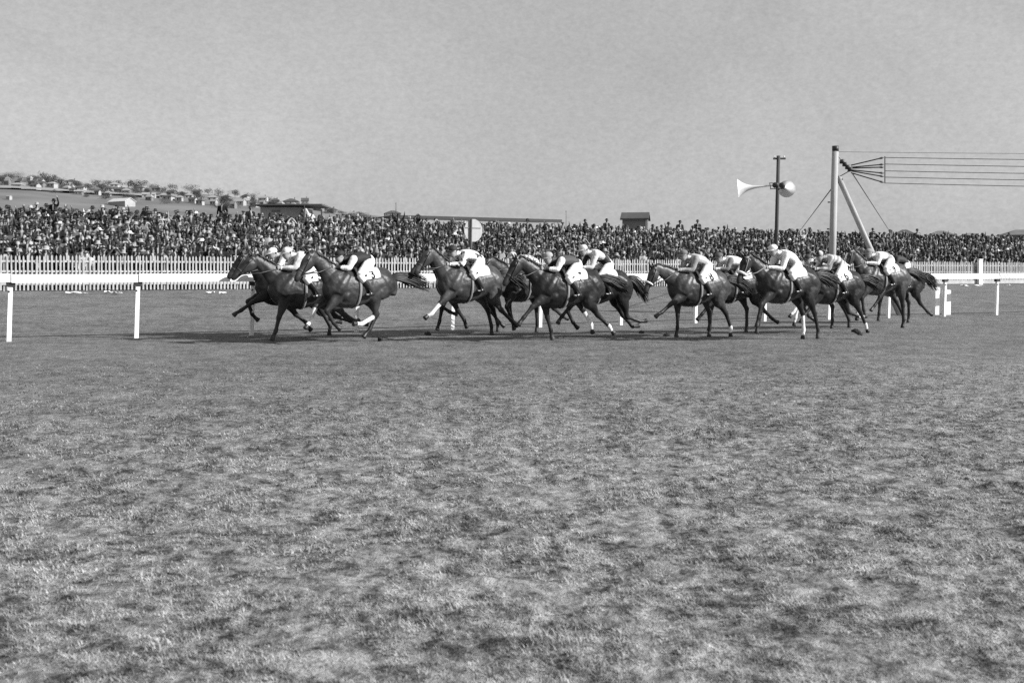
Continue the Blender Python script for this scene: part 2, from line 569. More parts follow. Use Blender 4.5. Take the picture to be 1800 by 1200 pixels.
# ------------------------------------------------------------------ running rail
LEAN = 0.032
rail = tag(empty('running_rail', (*world(-3, 0), 0)), 'white running rail of thick planks on leaning posts beside the horses', 'running rail')
def local(parent, p):
    return Vector(p) - parent.location
RAILZ = 1.205
SP = 2.2896
Urot = Matrix.Rotation(math.atan2(U[1], U[0]), 3, 'Z')
for k in range(-2, 16):
    s0 = k * SP
    x, y = world(s0, 0.0)
    z = float(gz(x, y))
    mb = MB()
    h = 1.04
    jj = 0.012 * ((k * 37) % 5 - 2)
    mb.tube([(x - LEAN * 0.0, y, z - 0.05), (x + LEAN * h, y, z + h)], [0.058, 0.054], [0.058, 0.054], n=4, cap=0.05, lat=(U[0] - U[1], U[1] + U[0], 0))
    po = mb.build('post', M_WHITE, rail)
    mb2 = MB(); mb2.tube([(x + LEAN * 0.95, y - 0.072, z + 0.95), (x + LEAN * 0.95, y - 0.052, z + 0.95)], 0.018, n=8)
    bo = mb2.build('bolt', M_DARKIRON, po)
    mb3 = MB(); mb3.box((x + LEAN * 1.1, y, z + 1.082), (0.16, 0.10, 0.085), Urot)
    br = mb3.build('bracket', M_DARKIRON, rail)
    mb4 = MB()
    xa, ya = world(s0 + 0.012, -0.03); xb, yb = world(s0 + SP - 0.012, -0.03)
    za, zb = float(gz(xa, ya)), float(gz(xb, yb))
    c = ((xa + xb) / 2 + LEAN * 1.2, (ya + yb) / 2, (za + zb) / 2 + RAILZ + jj * 0.4)
    L_ = SP - 0.02
    prof = [(-0.055, -0.08), (-0.055, 0.062), (-0.035, 0.082), (0.035, 0.082), (0.055, 0.062), (0.055, -0.08)]
    vs = []
    for e in (-L_ / 2, L_ / 2):
        for (a, b_) in prof:
            vs.append(Vector((c[0] + U[0] * e + Nn[0] * a, c[1] + U[1] * e + Nn[1] * a, c[2] + b_)))
    m_ = len(prof)
    fs = [(i, (i + 1) % m_, m_ + (i + 1) % m_, m_ + i) for i in range(m_)] + [tuple(range(m_))[::-1], tuple(range(m_, 2 * m_))]
    mb4.add(vs, fs)
    rl = mb4.build('rail', M_WHITE, rail)
    for o in (po, br, rl):
        o.location = -rail.location

# two thick white posts close to the rail on the right
for (px, pt, lab, w) in ((1644, 506, 'thick white post standing left of its pair beside the rail', 0.19), (1663, 511, 'thick white post right of its pair under the rail', 0.19)):
    Z = 31.9
    b = at(px, 0, Z)
    mb = MB()
    top = CAMZ + (HORY - pt) / F * Z
    mb.box((0, 0, top / 2 - 0.04), (w, w, top + 0.08))
    o = mb.build('white_post', M_WHITE)
    bv = o.modifiers.new('bevel', 'BEVEL'); bv.width = 0.012; bv.segments = 2
    o.location = (b.x, Z, float(gz(b.x, Z)))
    o.rotation_euler = (0, R(1.2), R(20))
    cp = MB(); cp.box((0, 0, top + 0.012), (w * 0.9, w * 0.9, 0.02)); cp.build('cap', M_WHITE, o)
    tag(o, lab, 'post', 'thick white posts by the rail')

# ------------------------------------------------------------------ white picket fence in front of the crowd
fence = tag(empty('picket_fence', (*world(-6, 23), 0.6)), 'long white picket fence holding back the crowd', 'picket fence')
FD = 23.0
s, k = -6.0, 0
while s < 74:
    mb = MB()
    npk = 20
    for i in range(npk):
        ss = s + 0.09 + i * 0.145
        x, y = world(ss, FD - 0.035)
        z = float(gz(x, y))
        jig = random.uniform(-0.035, 0.02)
        c = Vector((x, y, z + 0.03))
        hx = 0.031 * random.uniform(.85, 1.15)
        tilt = random.uniform(-0.018, 0.018)
        vs = []
        for dn in (-0.011, 0.011):
            for (a, b_) in ((-hx, 0), (hx, 0), (hx, 1.34 + jig), (0, 1.41 + jig), (-hx, 1.34 + jig)):
                vs.append((c.x + U[0] * (a + tilt * b_) + Nn[0] * dn, c.y + U[1] * (a + tilt * b_) + Nn[1] * dn, c.z + b_))
        mb.add(vs, [(0, 1, 2, 3, 4), (9, 8, 7, 6, 5)] + [(i_, 5 + i_, 5 + (i_ + 1) % 5, (i_ + 1) % 5) for i_ in range(5)])
    o = mb.build('picket_panel', M_PICKET, fence); o.location = -fence.location
    x, y = world(s + 1.5, FD); z = float(gz(x, y))
    mb = MB()
    for hz in (0.32, 0.78, 1.18):
        mb.box((x, y, z + hz), (3.0, 0.045, 0.075 if hz > .4 else 0.15), Urot)
    o = mb.build('fence_rail', M_PICKET, fence); o.location = -fence.location
    x, y = world(s, FD + 0.05); z = float(gz(x, y))
    mb = MB(); mb.box((x, y, z + 0.7), (0.12, 0.055, 1.5), Urot)
    o = mb.build('fence_post', M_PICKET, fence); o.location = -fence.location
    s += 3.0; k += 1
# low board along the foot of the fence on the right, where it reads as solid
x, y = world(55, FD - 0.085); mb = MB(); mb.box((x, y, 0.74), (38, 0.02, 0.22), Urot)
o = mb.build('kick_board', M_PICKET, fence); o.location = -fence.location
# wide white gate post on the fence
Z = 66.0
p = at(1666, 481, Z)
sx, dx_ = sd(p.x, p.y)
x, y = world(sx + 0.5, FD - 0.2)
mb = MB(); mb.box((0, 0, 0.78), (0.30, 0.16, 1.56), Urot)
o = mb.build('gate_post', M_WHITE); o.location = (x, y, float(gz(x, y)))
mb = MB(); mb.box((0, 0, 1.585), (0.36, 0.22, 0.05), Urot); mb.build('cap', M_WHITE, o)
tag(o, 'wide white gate post standing against the picket fence at right', 'gate post')

# litter at the fence foot
LIT = [(128, 517, .5), (146, 519, .3), (190, 516, .25), (205, 518, .35), (370, 516, .3), (392, 517, .25), (1695, 503, .4), (1720, 503, .5), (1770, 502, .35)]
for i, (px, py, w) in enumerate(LIT):
    for Z in np.linspace(30, 75, 300):
        x = (px - 900) / F * Z
        if abs(HORY + (CAMZ - float(gz(x, Z))) / Z * F - py) < 0.6 and sd(x, Z)[1] < 22.8:
            break
    mb = MB()
    vs = [(-w / 2 + w * a / 3 + random.uniform(-.03, .03), -0.12 + 0.24 * b / 3 + random.uniform(-.03, .03), 0.03 + random.uniform(0, 0.09)) for a in range(4) for b in range(4)]
    fs = [(a * 4 + b, a * 4 + 4 + b, a * 4 + 5 + b, a * 4 + 1 + b) for a in range(3) for b in range(3)]
    mb.add(vs, fs)
    o = mb.build('paper_litter', M_PAPER)
    sm = o.modifiers.new('thick', 'SOLIDIFY'); sm.thickness = 0.004
    o.location = (x, Z, float(gz(x, Z)))
    where = ['leftmost of the litter near the first rail post', 'just right of the leftmost sheet', 'midway between the first two rail posts', 'left of the second rail post',
             'left of the leading horse below the fence', 'nearest the leading horse below the fence', 'right of the thick white posts', 'left of the last rail post', 'right of the last rail post'][i]
    tag(o, 'crumpled white paper on the grass, ' + where, 'litter', 'papers at the foot of the fence')

# ------------------------------------------------------------------ horses
TRUNK = [(-0.85, 1.25, .08, .12), (-0.79, 1.245, .17, .23), (-0.69, 1.245, .245, .31), (-0.55, 1.245, .285, .345), (-0.38, 1.225, .285, .335), (-0.18, 1.19, .285, .335),
         (0.05, 1.155, .30, .375), (0.28, 1.155, .285, .405), (0.46, 1.18, .26, .405), (0.60, 1.18, .24, .375), (0.72, 1.17, .20, .30), (0.80, 1.16, .13, .18)]
TX = np.array([t[0] for t in TRUNK])
def trunk(x):
    return tuple(float(np.interp(x, TX, np.array([t[i] for t in TRUNK]))) for i in (1, 2, 3))
def on_trunk(x, phi, off):
    """point on the barrel, phi from the spine towards +Y"""
    zc, ry, rz = trunk(x)
    return Vector((x, (ry + off) * math.sin(phi), zc + (rz + off) * math.cos(phi)))

def dirv(a):
    return np.array([math.sin(R(a)), 0.0, -math.cos(R(a))])

def horse(h):
    neck, hd = h.get('neck', 27), h.get('head', 38)
    mb = MB()
    tp = np.array(TRUNK)
    mb.tube([(t[0], 0, t[1]) for t in TRUNK], tp[:, 2], tp[:, 3], n=20, cap=0.6, dens=2)
    # shoulder and haunch masses
    for sy in (1, -1):
        mb.tube([(0.36, sy * .15, 1.42), (0.52, sy * .175, 1.22), (0.60, sy * .16, 1.06)], [.085, .115, .105], [.10, .14, .13], n=12, dens=3)
        mb.tube([(0.30, sy * .17, 1.12), (0.42, sy * .185, 1.02), (0.50, sy * .16, 0.96)], [.07, .085, .07], [.09, .10, .08], n=12, dens=3)
        mb.tube([(-0.36, sy * .15, 1.40), (-0.54, sy * .185, 1.27), (-0.66, sy * .165, 1.08)], [.085, .115, .10], [.14, .19, .18], n=12, dens=3)
        mb.tube([(-0.70, sy * .12, 1.34), (-0.80, sy * .11, 1.18), (-0.76, sy * .12, 1.02)], [.08, .085, .07], [.10, .11, .10], n=12, dens=3)
    # neck
    nd = np.array([math.cos(R(neck)), 0, math.sin(R(neck))])
    nb = np.array([0.56, 0, 1.30])
    pts = [nb, nb + nd * .20 + [0, 0, .02], nb + nd * .42 + [0, 0, .035], nb + nd * .62 + [0, 0, .03], nb + nd * .78]
    poll = pts[-1]
    mb.tube(pts, [.15, .115, .085, .07, .062], [.285, .225, .165, .130, .112], n=16, dens=4)
    # head
    hv = np.array([math.cos(R(hd)), 0, -math.sin(R(hd))])
    hu = np.array([math.sin(R(hd)), 0, math.cos(R(hd))])       # up off the face
    h0 = poll + hv * -0.02
    prof = [(0.0, .0, .062, .085), (.08, -.012, .080, .118), (.17, -.030, .092, .142), (.26, -.022, .082, .125), (.36, -.008, .062, .092), (.46, .0, .052, .074), (.55, .0, .052, .070), (.61, -.008, .045, .056), (.635, -.012, .030, .036)]
    mb.tube([h0 + hv * t + hu * o for t, o, a, b in prof], [p[2] for p in prof], [p[3] for p in prof], n=16, dens=2)
    for sy in (1, -1):
        e0 = h0 + hv * .02 + hu * .085 + np.array([0, sy * .045, 0])
        ed = hu * .10 - hv * .05 + np.array([0, sy * .02, 0])
        mb.tube([e0 - ed * .2, e0 + ed * .35, e0 + ed * .8, e0 + ed * 1.15], [.026, .034, .024, .008], [.018, .022, .016, .006], n=8)
        mb.tube([h0 + hv * .12 + hu * .05 + [0, sy * .07, 0], h0 + hv * .20 + hu * .045 + [0, sy * .076, 0]], [.022, .02], n=8)
    # legs
    joints = []
    for key, sy in (('nf', 1), ('ff', -1)):
        A = h[key]
        E = np.array([0.50 + 0.10 * math.sin(R(A[0])), sy * .145, 0.985 + 0.05 * max(0, math.sin(R(A[0])))])
        K = E + dirv(A[0]) * .42; Fk = K + dirv(A[1]) * .295; P = Fk + dirv(A[2]) * .125
        H = P + dirv(A[2] - 12) * .085
        mb.tube([(0.58, sy * .13, 1.12), E, E + (K - E) * .45, E + (K - E) * .85, K, K + (Fk - K) * .25, K + (Fk - K) * .7, Fk, Fk + (P - Fk) * .5, P],
                [.095, .090, .068, .047, .048, .038, .034, .040, .033, .038], [.17, .145, .105, .064, .062, .048, .043, .052, .042, .047], n=12, dens=3)
        mb.tube([P - (H - P) * .1, P + (H - P) * .5, H], [.040, .048, .056], [.044, .054, .064], n=10, cap=0.05)
        joints.append(('f', E, K, Fk, P, H, key))
    for key, sy in (('nh', 1), ('fh', -1)):
        A = h[key]
        Hp = np.array([-0.56, sy * .14, 1.24])
        St = Hp + dirv(A[0]) * .37; St[1] = sy * .165
        Hk = St + dirv(A[1]) * .42; Hk[1] = sy * .13
        Fk = Hk + dirv(A[2]) * .385; P = Fk + dirv(A[3]) * .125; H = P + dirv(A[3] - 10) * .085
        td = (Hk - St) / .42
        back = np.array([-0.05, 0, 0.02])
        mb.tube([Hp, Hp + (St - Hp) * .55 + back, St + [-.03, 0, 0], St + td * .16 + back * .5, St + td * .33, Hk, Hk + (Fk - Hk) * .22, Hk + (Fk - Hk) * .7, Fk, Fk + (P - Fk) * .5, P],
                [.14, .135, .11, .085, .054, .050, .040, .036, .042, .035, .039], [.25, .23, .170, .118, .066, .070, .052, .044, .051, .040, .046], n=12, dens=3)
        mb.tube([Hk - td * .0, Hk - dirv(A[2]) * .05 + td * 0.02], [.034, .022], [.036, .024], n=8)
        mb.tube([P - (H - P) * .1, P + (H - P) * .5, H], [.040, .048, .056], [.044, .054, .064], n=10, cap=0.05)
        joints.append(('h', St, Hk, Fk, P, H, key))
    me = fuse(mb, 0.017, 3, 0.42)
    V = verts_of(me)
    # muscle and rib relief on body, neck and upper legs
    nv = np.empty(len(V) * 3); me.vertices.foreach_get('normal', nv); nv = nv.reshape(-1, 3)
    amp = np.clip((V[:, 2] - .75) / .2, 0, 1) * np.clip((1.35 - V[:, 0]) / .3, 0, 1)
    rel = np.array([1.5 * mnoise.noise(Vector((p[0] * 4.2 + p[2] * 2, p[1] * 4, p[2] * 3.2 + h['seed'] * 5))) + .7 * mnoise.noise(Vector((p[0] * 11 - p[2] * 5, p[1] * 9, p[2] * 7 + h['seed']))) for p in V])
    rib = np.where((V[:, 0] > -.25) & (V[:, 0] < .25) & (V[:, 2] < 1.35), np.sin((V[:, 0] + .25 * V[:, 2]) * 75) * .0022, 0)
    V = V + nv * ((rel * .0095 + rib) * amp)[:, None]
    me.vertices.foreach_set('co', V.astype(np.float32).ravel()); me.update()
    base = h.get('coat', .075) * .85
    tone = np.full(len(V), base)
    # paler belly flanks and darker topline of a bay
    for (kd, a, b, c, d, e, key) in joints:
        dist, t = segdist(V, a, b)
        w = np.clip((0.12 - dist) / 0.03, 0, 1) * np.clip((t - .55) / .4, 0, 1)
        tone = tone * (1 - w) + .022 * w
        for (p, q) in ((b, c), (c, d), (d, e)):
            dist, t = segdist(V, p, q)
            w = np.clip((0.085 - dist) / 0.02, 0, 1)
            tone = tone * (1 - w) + h.get('points', .018) * w
        if key in h.get('socks', ()):
            m1 = b + (c - b) * .30
            for (p, q) in ((m1, c), (c, d)):
                dist, t = segdist(V, p, q)
                tone = np.where(dist < .075, .70, tone)
        if key in h.get('pasterns', ()):
            for (p, q) in ((c, d),):
                dist, t = segdist(V, p, q)
                tone = np.where((dist < .065), .66, tone)
        dist, t = segdist(V, d + (e - d) * .25, e)
        tone = np.where(dist < .055, .03, tone)
    dn = np.linalg.norm(V - (h0 + hv * .62), axis=1)
    w = np.clip((.17 - dn) / .1, 0, 1)
    tone = tone * (1 - w) + .022 * w
    if h.get('blaze'):
        rel = V - h0
        t, u = rel @ hv, rel @ hu
        tone = np.where((t > .10) & (t < .52) & (np.abs(V[:, 1]) < .032) & (u > .03), .68, tone)
    dap = np.array([mnoise.noise(Vector((p[0] * 2.3 + h['seed'], p[1] * 2.5, p[2] * 2.6))) for p in V])
    tone = np.where(tone < .3, tone * np.clip(1 + .7 * dap, .4, 1.7), tone)
    set_tone(me, tone)
    me.materials.append(M_COAT)
    name = 'horse'
    rz = HEAD + R(h.get('yaw', 0))
    sc = h.get('scale', 0.91)
    X = (h['px'] - 900) / F * h['Z']
    root = empty(name, (X, h['Z'], 0), rz)
    zmin = V[:, 2].min() * sc
    root.scale = (sc, sc, sc)
    root.location.z = float(gz(X, h['Z'])) - zmin + h.get('air', 0.0) - 0.008
    tag(root, h['label'], 'horse', 'galloping racehorses')
    me.name = 'horse_body'
    link('body', me, root)
    # eyes
    for sy in (1, -1):
        e = h0 + hv * .165 + hu * .042 + np.array([0, sy * .088, 0])
        mb = MB(); mb.lathe([(0.001, -.02), (.014, -.014), (.02, 0), (.014, .014), (.001, .02)], 8, 'x', e)
        mb.build('eye', M_EYE, root, True)
    # mane
    mb = MB()
    crest = [np.array(pts[i]) for i in range(5)]
    cpts = cr(np.array(crest), 8)
    rbs = cr(np.array([.285, .225, .165, .130, .112])[:, None], 8)[:, 0]
    up = np.array([-nd[2], 0, nd[0]])
    rnd = random.Random(h['seed'])
    for i in range(2, len(cpts)):
        for rep in range(3):
            p = cpts[i] + up * (rbs[i] - .012) + nd * rnd.uniform(-.02, .02) + np.array([0, rnd.uniform(-.02, .02), 0])
            ln = rnd.uniform(.08, .16)
            sy = rnd.choice((1, 1, -1))
            q1 = p - nd * ln * .55 + up * ln * .28 + np.array([0, sy * .03, 0])
            q2 = p - nd * ln * 1.15 + up * ln * rnd.uniform(-.05, .35) + np.array([0, sy * .06, 0])
            mb.tube([p, q1, q2], [.010, .011, .004], [.016, .015, .004], n=5)
    # forelock
    for rep in range(5):
        p = h0 + hv * .02 + hu * .10 + np.array([0, rnd.uniform(-.03, .03), 0])
        mb.tube([p, p + hv * .05 + hu * .02, p - hv * .02 + hu * .05], [.010, .010, .004], n=5)
    mb.build('mane', M_HAIR, root, True)
    # tail
    mb = MB()
    droop = h.get('tail', .35)
    ta = np.array([-0.83, 0, 1.38])
    tl = h.get('tail_len', .80)
    for rep in range(130):
        a = rnd.uniform(-1, 1); b = rnd.uniform(-1, 1); ln = tl * rnd.uniform(.6, 1.08)
        p = [ta + np.array([0.03, a * .025, b * .025])]
        for k in range(1, 6):
            f = k / 5
            p.append(ta + np.array([-ln * (f ** .9) * math.cos(droop * .9), a * (.03 + .15 * f * (1.15 - .6 * f)), .05 * math.sin(f * 2.2) - ln * f ** 1.6 * math.sin(droop) + b * (.03 + .17 * f * (1.2 - .55 * f)) + rnd.uniform(-.015, .015)]))
        mb.tube(p, [.022, .018, .015, .012, .009, .003], [.022, .018, .015, .012, .009, .003], n=4)
    mb.build('tail', M_HAIR, root, True)
    # saddle cloth with its number
    x0, x1, pm = -0.42, 0.10, 1.10
    def cloth_pt(x, phi, off):
        return on_trunk(x, phi, off + 0.008 * math.sin(x * 23 + phi * 5) * abs(phi))
    mb = MB()
    nu, nv = 12, 22
    vs = []
    for off in (.012, .026):
        for i in range(nu + 1):
            for j in range(nv + 1):
                ph = -pm + 2 * pm * j / nv
                e = abs(ph) / pm
                x = x0 + (x1 - x0) * i / nu + .05 * e * (1 if i else 1.6) - .02
                vs.append(cloth_pt(x, ph, off))
    m_ = (nu + 1) * (nv + 1)
    fs = []
    for i in range(nu):
        for j in range(nv):
            a = i * (nv + 1) + j
            fs.append((a, a + 1, a + nv + 2, a + nv + 1))
            fs.append((m_ + a, m_ + a + nv + 1, m_ + a + nv + 2, m_ + a + 1))
    for i in range(nu):
        for j in (0, nv):
            a = i * (nv + 1) + j
            fs.append((a, a + nv + 1, m_ + a + nv + 1, m_ + a))
    for j in range(nv):
        for i in (0, nu):
            a = i * (nv + 1) + j
            fs.append((a, a + 1, m_ + a + 1, m_ + a))
    mb.add(vs, fs)
    cl = mb.build('saddlecloth', M_CLOTHW, root, True)
    if h.get('num'):
        cu = bpy.data.curves.new('number', 'FONT')
        cu.body = h['num']; cu.size = 0.27; cu.align_x = 'CENTER'; cu.align_y = 'CENTER'; cu.offset = 0.006
        to = bpy.data.objects.new('number_source', cu); COL.objects.link(to)
        dg = bpy.context.evaluated_depsgraph_get(); dg.update()
        tm = bpy.data.meshes.new_from_object(to.evaluated_get(dg))
        bpy.data.objects.remove(to)
        TV = verts_of(tm)
        out = []
        for u, v, _ in TV:
            ph = 0.83 - v / 0.32
            out.append(tuple(cloth_pt(-0.22 - u + .03, ph, .031)))
        tm.vertices.foreach_set('co', np.array(out, np.float32).ravel())
        tm.materials.clear(); tm.materials.append(M_INK); tm.update()
        link('number', tm, cl)
    # saddle, girth
    mb = MB()
    for off, xa, xb, pmx in ((.030, -.20, .16, .35), (.034, -.02, .22, .95)):
        vs, fs = [], []
        for o2 in (off, off + .02):
            for i in range(7):
                for j in range(13):
                    ph = -pmx + 2 * pmx * j / 12
                    lift = .035 * ((i - 3) / 3) ** 2 * (1 - abs(ph) / 1.0)
                    vs.append(on_trunk(xa + (xb - xa) * i / 6, ph, o2 + max(0, lift)))
        m_ = 91
        for i in range(6):
            for j in range(12):
                a = i * 13 + j
                fs.append((a, a + 1, a + 14, a + 13)); fs.append((m_ + a, m_ + a + 13, m_ + a + 14, m_ + a + 1))
        for i in range(6):
            for j in (0, 12):
                a = i * 13 + j; fs.append((a, a + 13, m_ + a + 13, m_ + a))
        for j in range(12):
            for i in (0, 6):
                a = i * 13 + j; fs.append((a, a + 1, m_ + a + 1, m_ + a))
        mb.add(vs, fs)
    mb.build('saddle', M_LEATHER, root, True)
    mb = MB()
    for xa in (.12,):
        n_ = 28; vs = []
        for xx in (xa, xa + .055):
            for k in range(n_ + 1):
                ph = .80 + (2 * math.pi - 1.6) * k / n_
                vs.append(on_trunk(xx, ph, .012))
        mb.add(vs, [(k, k + 1, n_ + 2 + k, n_ + 1 + k) for k in range(n_)])
    g = mb.build('girth', M_GIRTH if h.get('pale_girth', True) else M_LEATHER, root, True)
    sm = g.modifiers.new('thick', 'SOLIDIFY'); sm.thickness = 0.006
    # bridle and reins
    mb = MB()
    def headring(t, grow, w, mbx):
        a = np.interp(t, [p[0] for p in prof], [p[2] for p in prof]) + grow
        b = np.interp(t, [p[0] for p in prof], [p[3] for p in prof]) + grow
        o = np.interp(t, [p[0] for p in prof], [p[1] for p in prof])
        vs = []
        for dt in (-w, w):
            for k in range(20):
                th = 2 * math.pi * k / 20
                vs.append(h0 + hv * (t + dt) + hu * (o + b * math.sin(th)) + np.array([0, a * math.cos(th), 0]))
        mbx.add(vs, [(k, (k + 1) % 20, 20 + (k + 1) % 20, 20 + k) for k in range(20)])
    headring(.05, .006, .012, mb)
    if not h.get('noseband'):
        headring(.40, .005, .013, mb)
    bit = []
    for sy in (1, -1):
        bt = h0 + hv * .47 - hu * .025 + np.array([0, sy * .062, 0])
        bit.append(bt)
        mb.tube([h0 + hv * .05 + hu * .02 + [0, sy * .092, 0], h0 + hv * .25 + [0, sy * .094, 0], bt], .011, n=6)
        hp = np.array([.66, sy * .09, 1.60])
        mb.tube([bt, (bt + hp) / 2 + [0, sy * .05, -.03], hp], .011, n=6)
    mb.build('bridle', M_LEATHER if not h.get('pale_bridle') else M_GIRTH, root, True)
    if h.get('noseband'):
        mb = MB()
        ctr = h0 + hv * .40
        ring = [ctr + hu * (.092 * math.sin(a)) + np.array([0, .072 * math.cos(a), 0]) for a in np.linspace(0, 2 * math.pi, 17)]
        mb.tube(ring, h['noseband'], n=8)
        mb.build('noseband', M_CLOTHW, root, True)
    return root

# ------------------------------------------------------------------ jockeys (body one surface; shirt, breeches, boots and cap over it)
def jockey(h, root):
    j = h['jockey']
    up, lean = j.get('up', 0.0), j.get('lean', 0.0)
    hip = np.array([-.24 - .1 * lean, 0, 1.68 + .2 * up + j.get('hz', 0)])
    ch = np.array([.19 - .25 * lean, 0, 1.765 + up + .5 * lean])
    nk = np.array([.33 - .15 * lean, 0, 1.785 + up + .6 * lean])
    hc = np.array([.46 - .16 * lean, 0, 1.83 + up + .6 * lean])
    segs = []
    mb = MB()
    def lim(region, pts, ra, rb=None, n=12, dens=3, lat=(0, 1, 0), cap=.5):
        mb.tube(pts, ra, rb, n=n, dens=dens, lat=lat, cap=cap)
        for a, b in zip(pts[:-1], pts[1:]):
            segs.append((region, np.array(tuple(a), float), np.array(tuple(b), float), float(np.mean(ra))))
    mid = (hip + ch) / 2 + np.array([-.03, 0, .05])
    lim('breeches', [hip + [-.06, 0, -.04], hip + [0, 0, 0], hip * .7 + mid * .3], [.125, .155, .145], [.10, .128, .12])
    lim('shirt', [hip * .62 + mid * .38, mid, ch, ch * .5 + nk * .5], [.142, .148, .185, .12], [.115, .115, .118, .085])
    lim('skin', [nk - (nk - ch) * .3, nk, nk * .4 + hc * .6], [.058, .052, .052])
    fwd = np.array([.97, 0, -.22]); fu = np.array([.22, 0, .97])
    # head: chin to crown
    lim('skin', [hc - fu * .115 + fwd * .045, hc - fu * .07 + fwd * .03, hc - fu * .01 + fwd * .008, hc + fu * .05, hc + fu * .095 - fwd * .005], [.032, .062, .074, .076, .045], [.036, .078, .094, .094, .055], n=14)
    lim('skin', [hc + fwd * .085 + fu * .0, hc + fwd * .112 - fu * .032, hc + fwd * .085 - fu * .04], [.012, .016, .014], n=8, dens=2)
    hands = []
    for sy in (1, -1):
        hj = hip + np.array([.02, sy * .09, -.03])
        kn = np.array([.17, sy * .285, 1.42]); an = np.array([-.12, sy * .315, 1.07])
        lim('breeches', [hj, hj * .55 + kn * .45 + [0, sy * .03, .02], kn], [.10, .088, .066], [.115, .098, .068])
        lim('breeches', [kn, kn * .75 + an * .25], [.062, .056])
        lim('boots', [kn * .78 + an * .22, kn * .5 + an * .5 + [-.01, 0, 0], an * .95 + kn * .05, an], [.060, .058, .040, .038])
        to = an + np.array([.19, sy * .03, -.035])
        lim('boots', [an + [-.04, 0, -.03], an + [.03, 0, -.035], an + [.11, sy * .015, -.045], to], [.034, .040, .038, .022], [.036, .042, .032, .018], n=10)
        sh = ch + np.array([.05, sy * .165, .01])
        wr = np.array([.60, sy * .085, 1.60 + .4 * up])
        el = (sh + wr) / 2 + np.array([-.05, sy * .07, -.10 - .2 * lean])
        lim('shirt', [ch + [.02, sy * .10, .01], sh, sh * .5 + el * .5, el, el * .55 + wr * .45, el * .12 + wr * .88], [.075, .075, .060, .050, .044, .034])
        lim('skin', [wr * .9 + el * .1, wr, wr + [.06, sy * -.005, -.005]], [.028, .030, .030], [.026, .034, .036], n=10)
        lim('skin', [hc + [-.01, sy * .074, .0], hc + [-.02, sy * .083, .012]], [.016, .012], [.026, .018], n=8, dens=2)
        hands.append((wr + np.array([.045, 0, 0]), sy))
    me = fuse(mb, 0.0155, 3, 0.40)
    V = verts_of(me)
    best = np.full(len(V), 9.0); reg = np.zeros(len(V), int)
    names = ['skin', 'shirt', 'breeches', 'boots']
    for (r, a, b, rad) in segs:
        d, t = segdist(V, a, b)
        d = d - rad
        k = d < best
        best[k] = d[k]; reg[k] = names.index(r)
    me.calc_loop_triangles()
    nv = np.empty(len(V) * 3); me.vertices.foreach_get('normal', nv); nv = nv.reshape(-1, 3)
    polys = [tuple(p.vertices) for p in me.polygons]
    # fingers: five unequal bent chains on each fist, closed round the rein
    fb = MB()
    for c, sy in hands:
        for k, (dz, ln) in enumerate(((.026, .036), (.010, .040), (-.006, .038), (-.021, .030))):
            o = c + np.array([.018, sy * .020, dz])
            fb.tube([o, o + [ln * .75, sy * -.004, .002], o + [ln, sy * -.026, -.003], o + [ln * .55, sy * -.042, -.005], o + [ln * .15, sy * -.040, -.005]], [.0095, .009, .0085, .008, .006], n=6)
        o = c + np.array([-.006, sy * -.012, .030])
        fb.tube([o, o + [.028, sy * -.012, .014], o + [.052, sy * -.010, .010]], [.011, .010, .007], n=6)
    shade = {'skin': .34}
    body_tone = np.full(len(V), .34)
    # eyes and mouth
    for sy in (1, -1):
        p = hc + fwd * .085 + fu * .012 + np.array([0, sy * .032, 0])
        body_tone = np.where(np.linalg.norm(V - p, axis=1) < .014, .03, body_tone)
    body_tone = np.where(np.linalg.norm(V - (hc + fwd * .085 - fu * .066), axis=1) < .014, .14, body_tone)
    # hair under the cap
    rel = V - hc
    body_tone = np.where((rel @ fu > -.02) & (rel @ fwd < -.02) & (np.linalg.norm(rel, axis=1) < .16), .03, body_tone)
    b2 = MB(); b2.add([tuple(v) for v in V], polys); nb0 = len(V)
    b2.add(fb.v, fb.f)
    bm_ = b2.mesh('jockey_body', M_SKIN, True)
    set_tone(bm_, np.concatenate([body_tone, np.full(len(fb.v), .34)]))
    bpy.data.meshes.remove(me)
    o = link('person', bm_)
    o.matrix_world = Matrix.Translation(root.location) @ Matrix.Rotation(root.rotation_euler.z, 4, 'Z') @ Matrix.Scale(root.scale.x, 4)
    tag(o, j['label'], 'jockey', 'jockeys riding the race')
    # clothing
    P = np.array([len(p) for p in polys])
    def garment(name, region, push, mat, tone, side=0):
        ridx = names.index(region)
        fsel = [p for p in polys if sum(reg[i] == ridx for i in p) >= 2 and (not side or V[p[0], 1] * side > 0)]
        used = sorted({i for p in fsel for i in p})
        mp_ = {v: k for k, v in enumerate(used)}
        pv = V[used]; pn = nv[used]
        wr_ = np.array([mnoise.noise(Vector(p) * 13 + Vector((h['seed'], 0, 0))) for p in pv])
        off = push + .006 * wr_ * (1 if region != 'boots' else .2)
        g = MB(); g.add([tuple(x) for x in (pv + pn * off[:, None])], [tuple(mp_[i] for i in p) for p in fsel])
        gm = g.mesh(name, mat, True)
        t = np.array([tone(p) if callable(tone) else tone for p in pv])
        set_tone(gm, t)
        return link(name, gm, o)
    def shirt_tone(p):
        k = j.get('pattern', 'plain')
        a, b = j['shirt'], j.get('shirt2', j['shirt'])
        arm = abs(p[1]) > .155 and p[0] > ch[0] - .02
        if k == 'sleeves': return b if arm else a
        if k == 'hoops': return b if math.sin((p[0] * .8 + p[2] * .6) * 46) > 0 else a
        if k == 'spots': return b if mnoise.noise(Vector(p) * 13 + Vector((h['seed'], 2, 4))) > .22 else a
        if k == 'check': return b if (math.sin(p[0] * 50) * math.sin(p[2] * 50 + 1) * (1 if math.sin(p[1] * 50) > 0 else -1)) > 0 else a
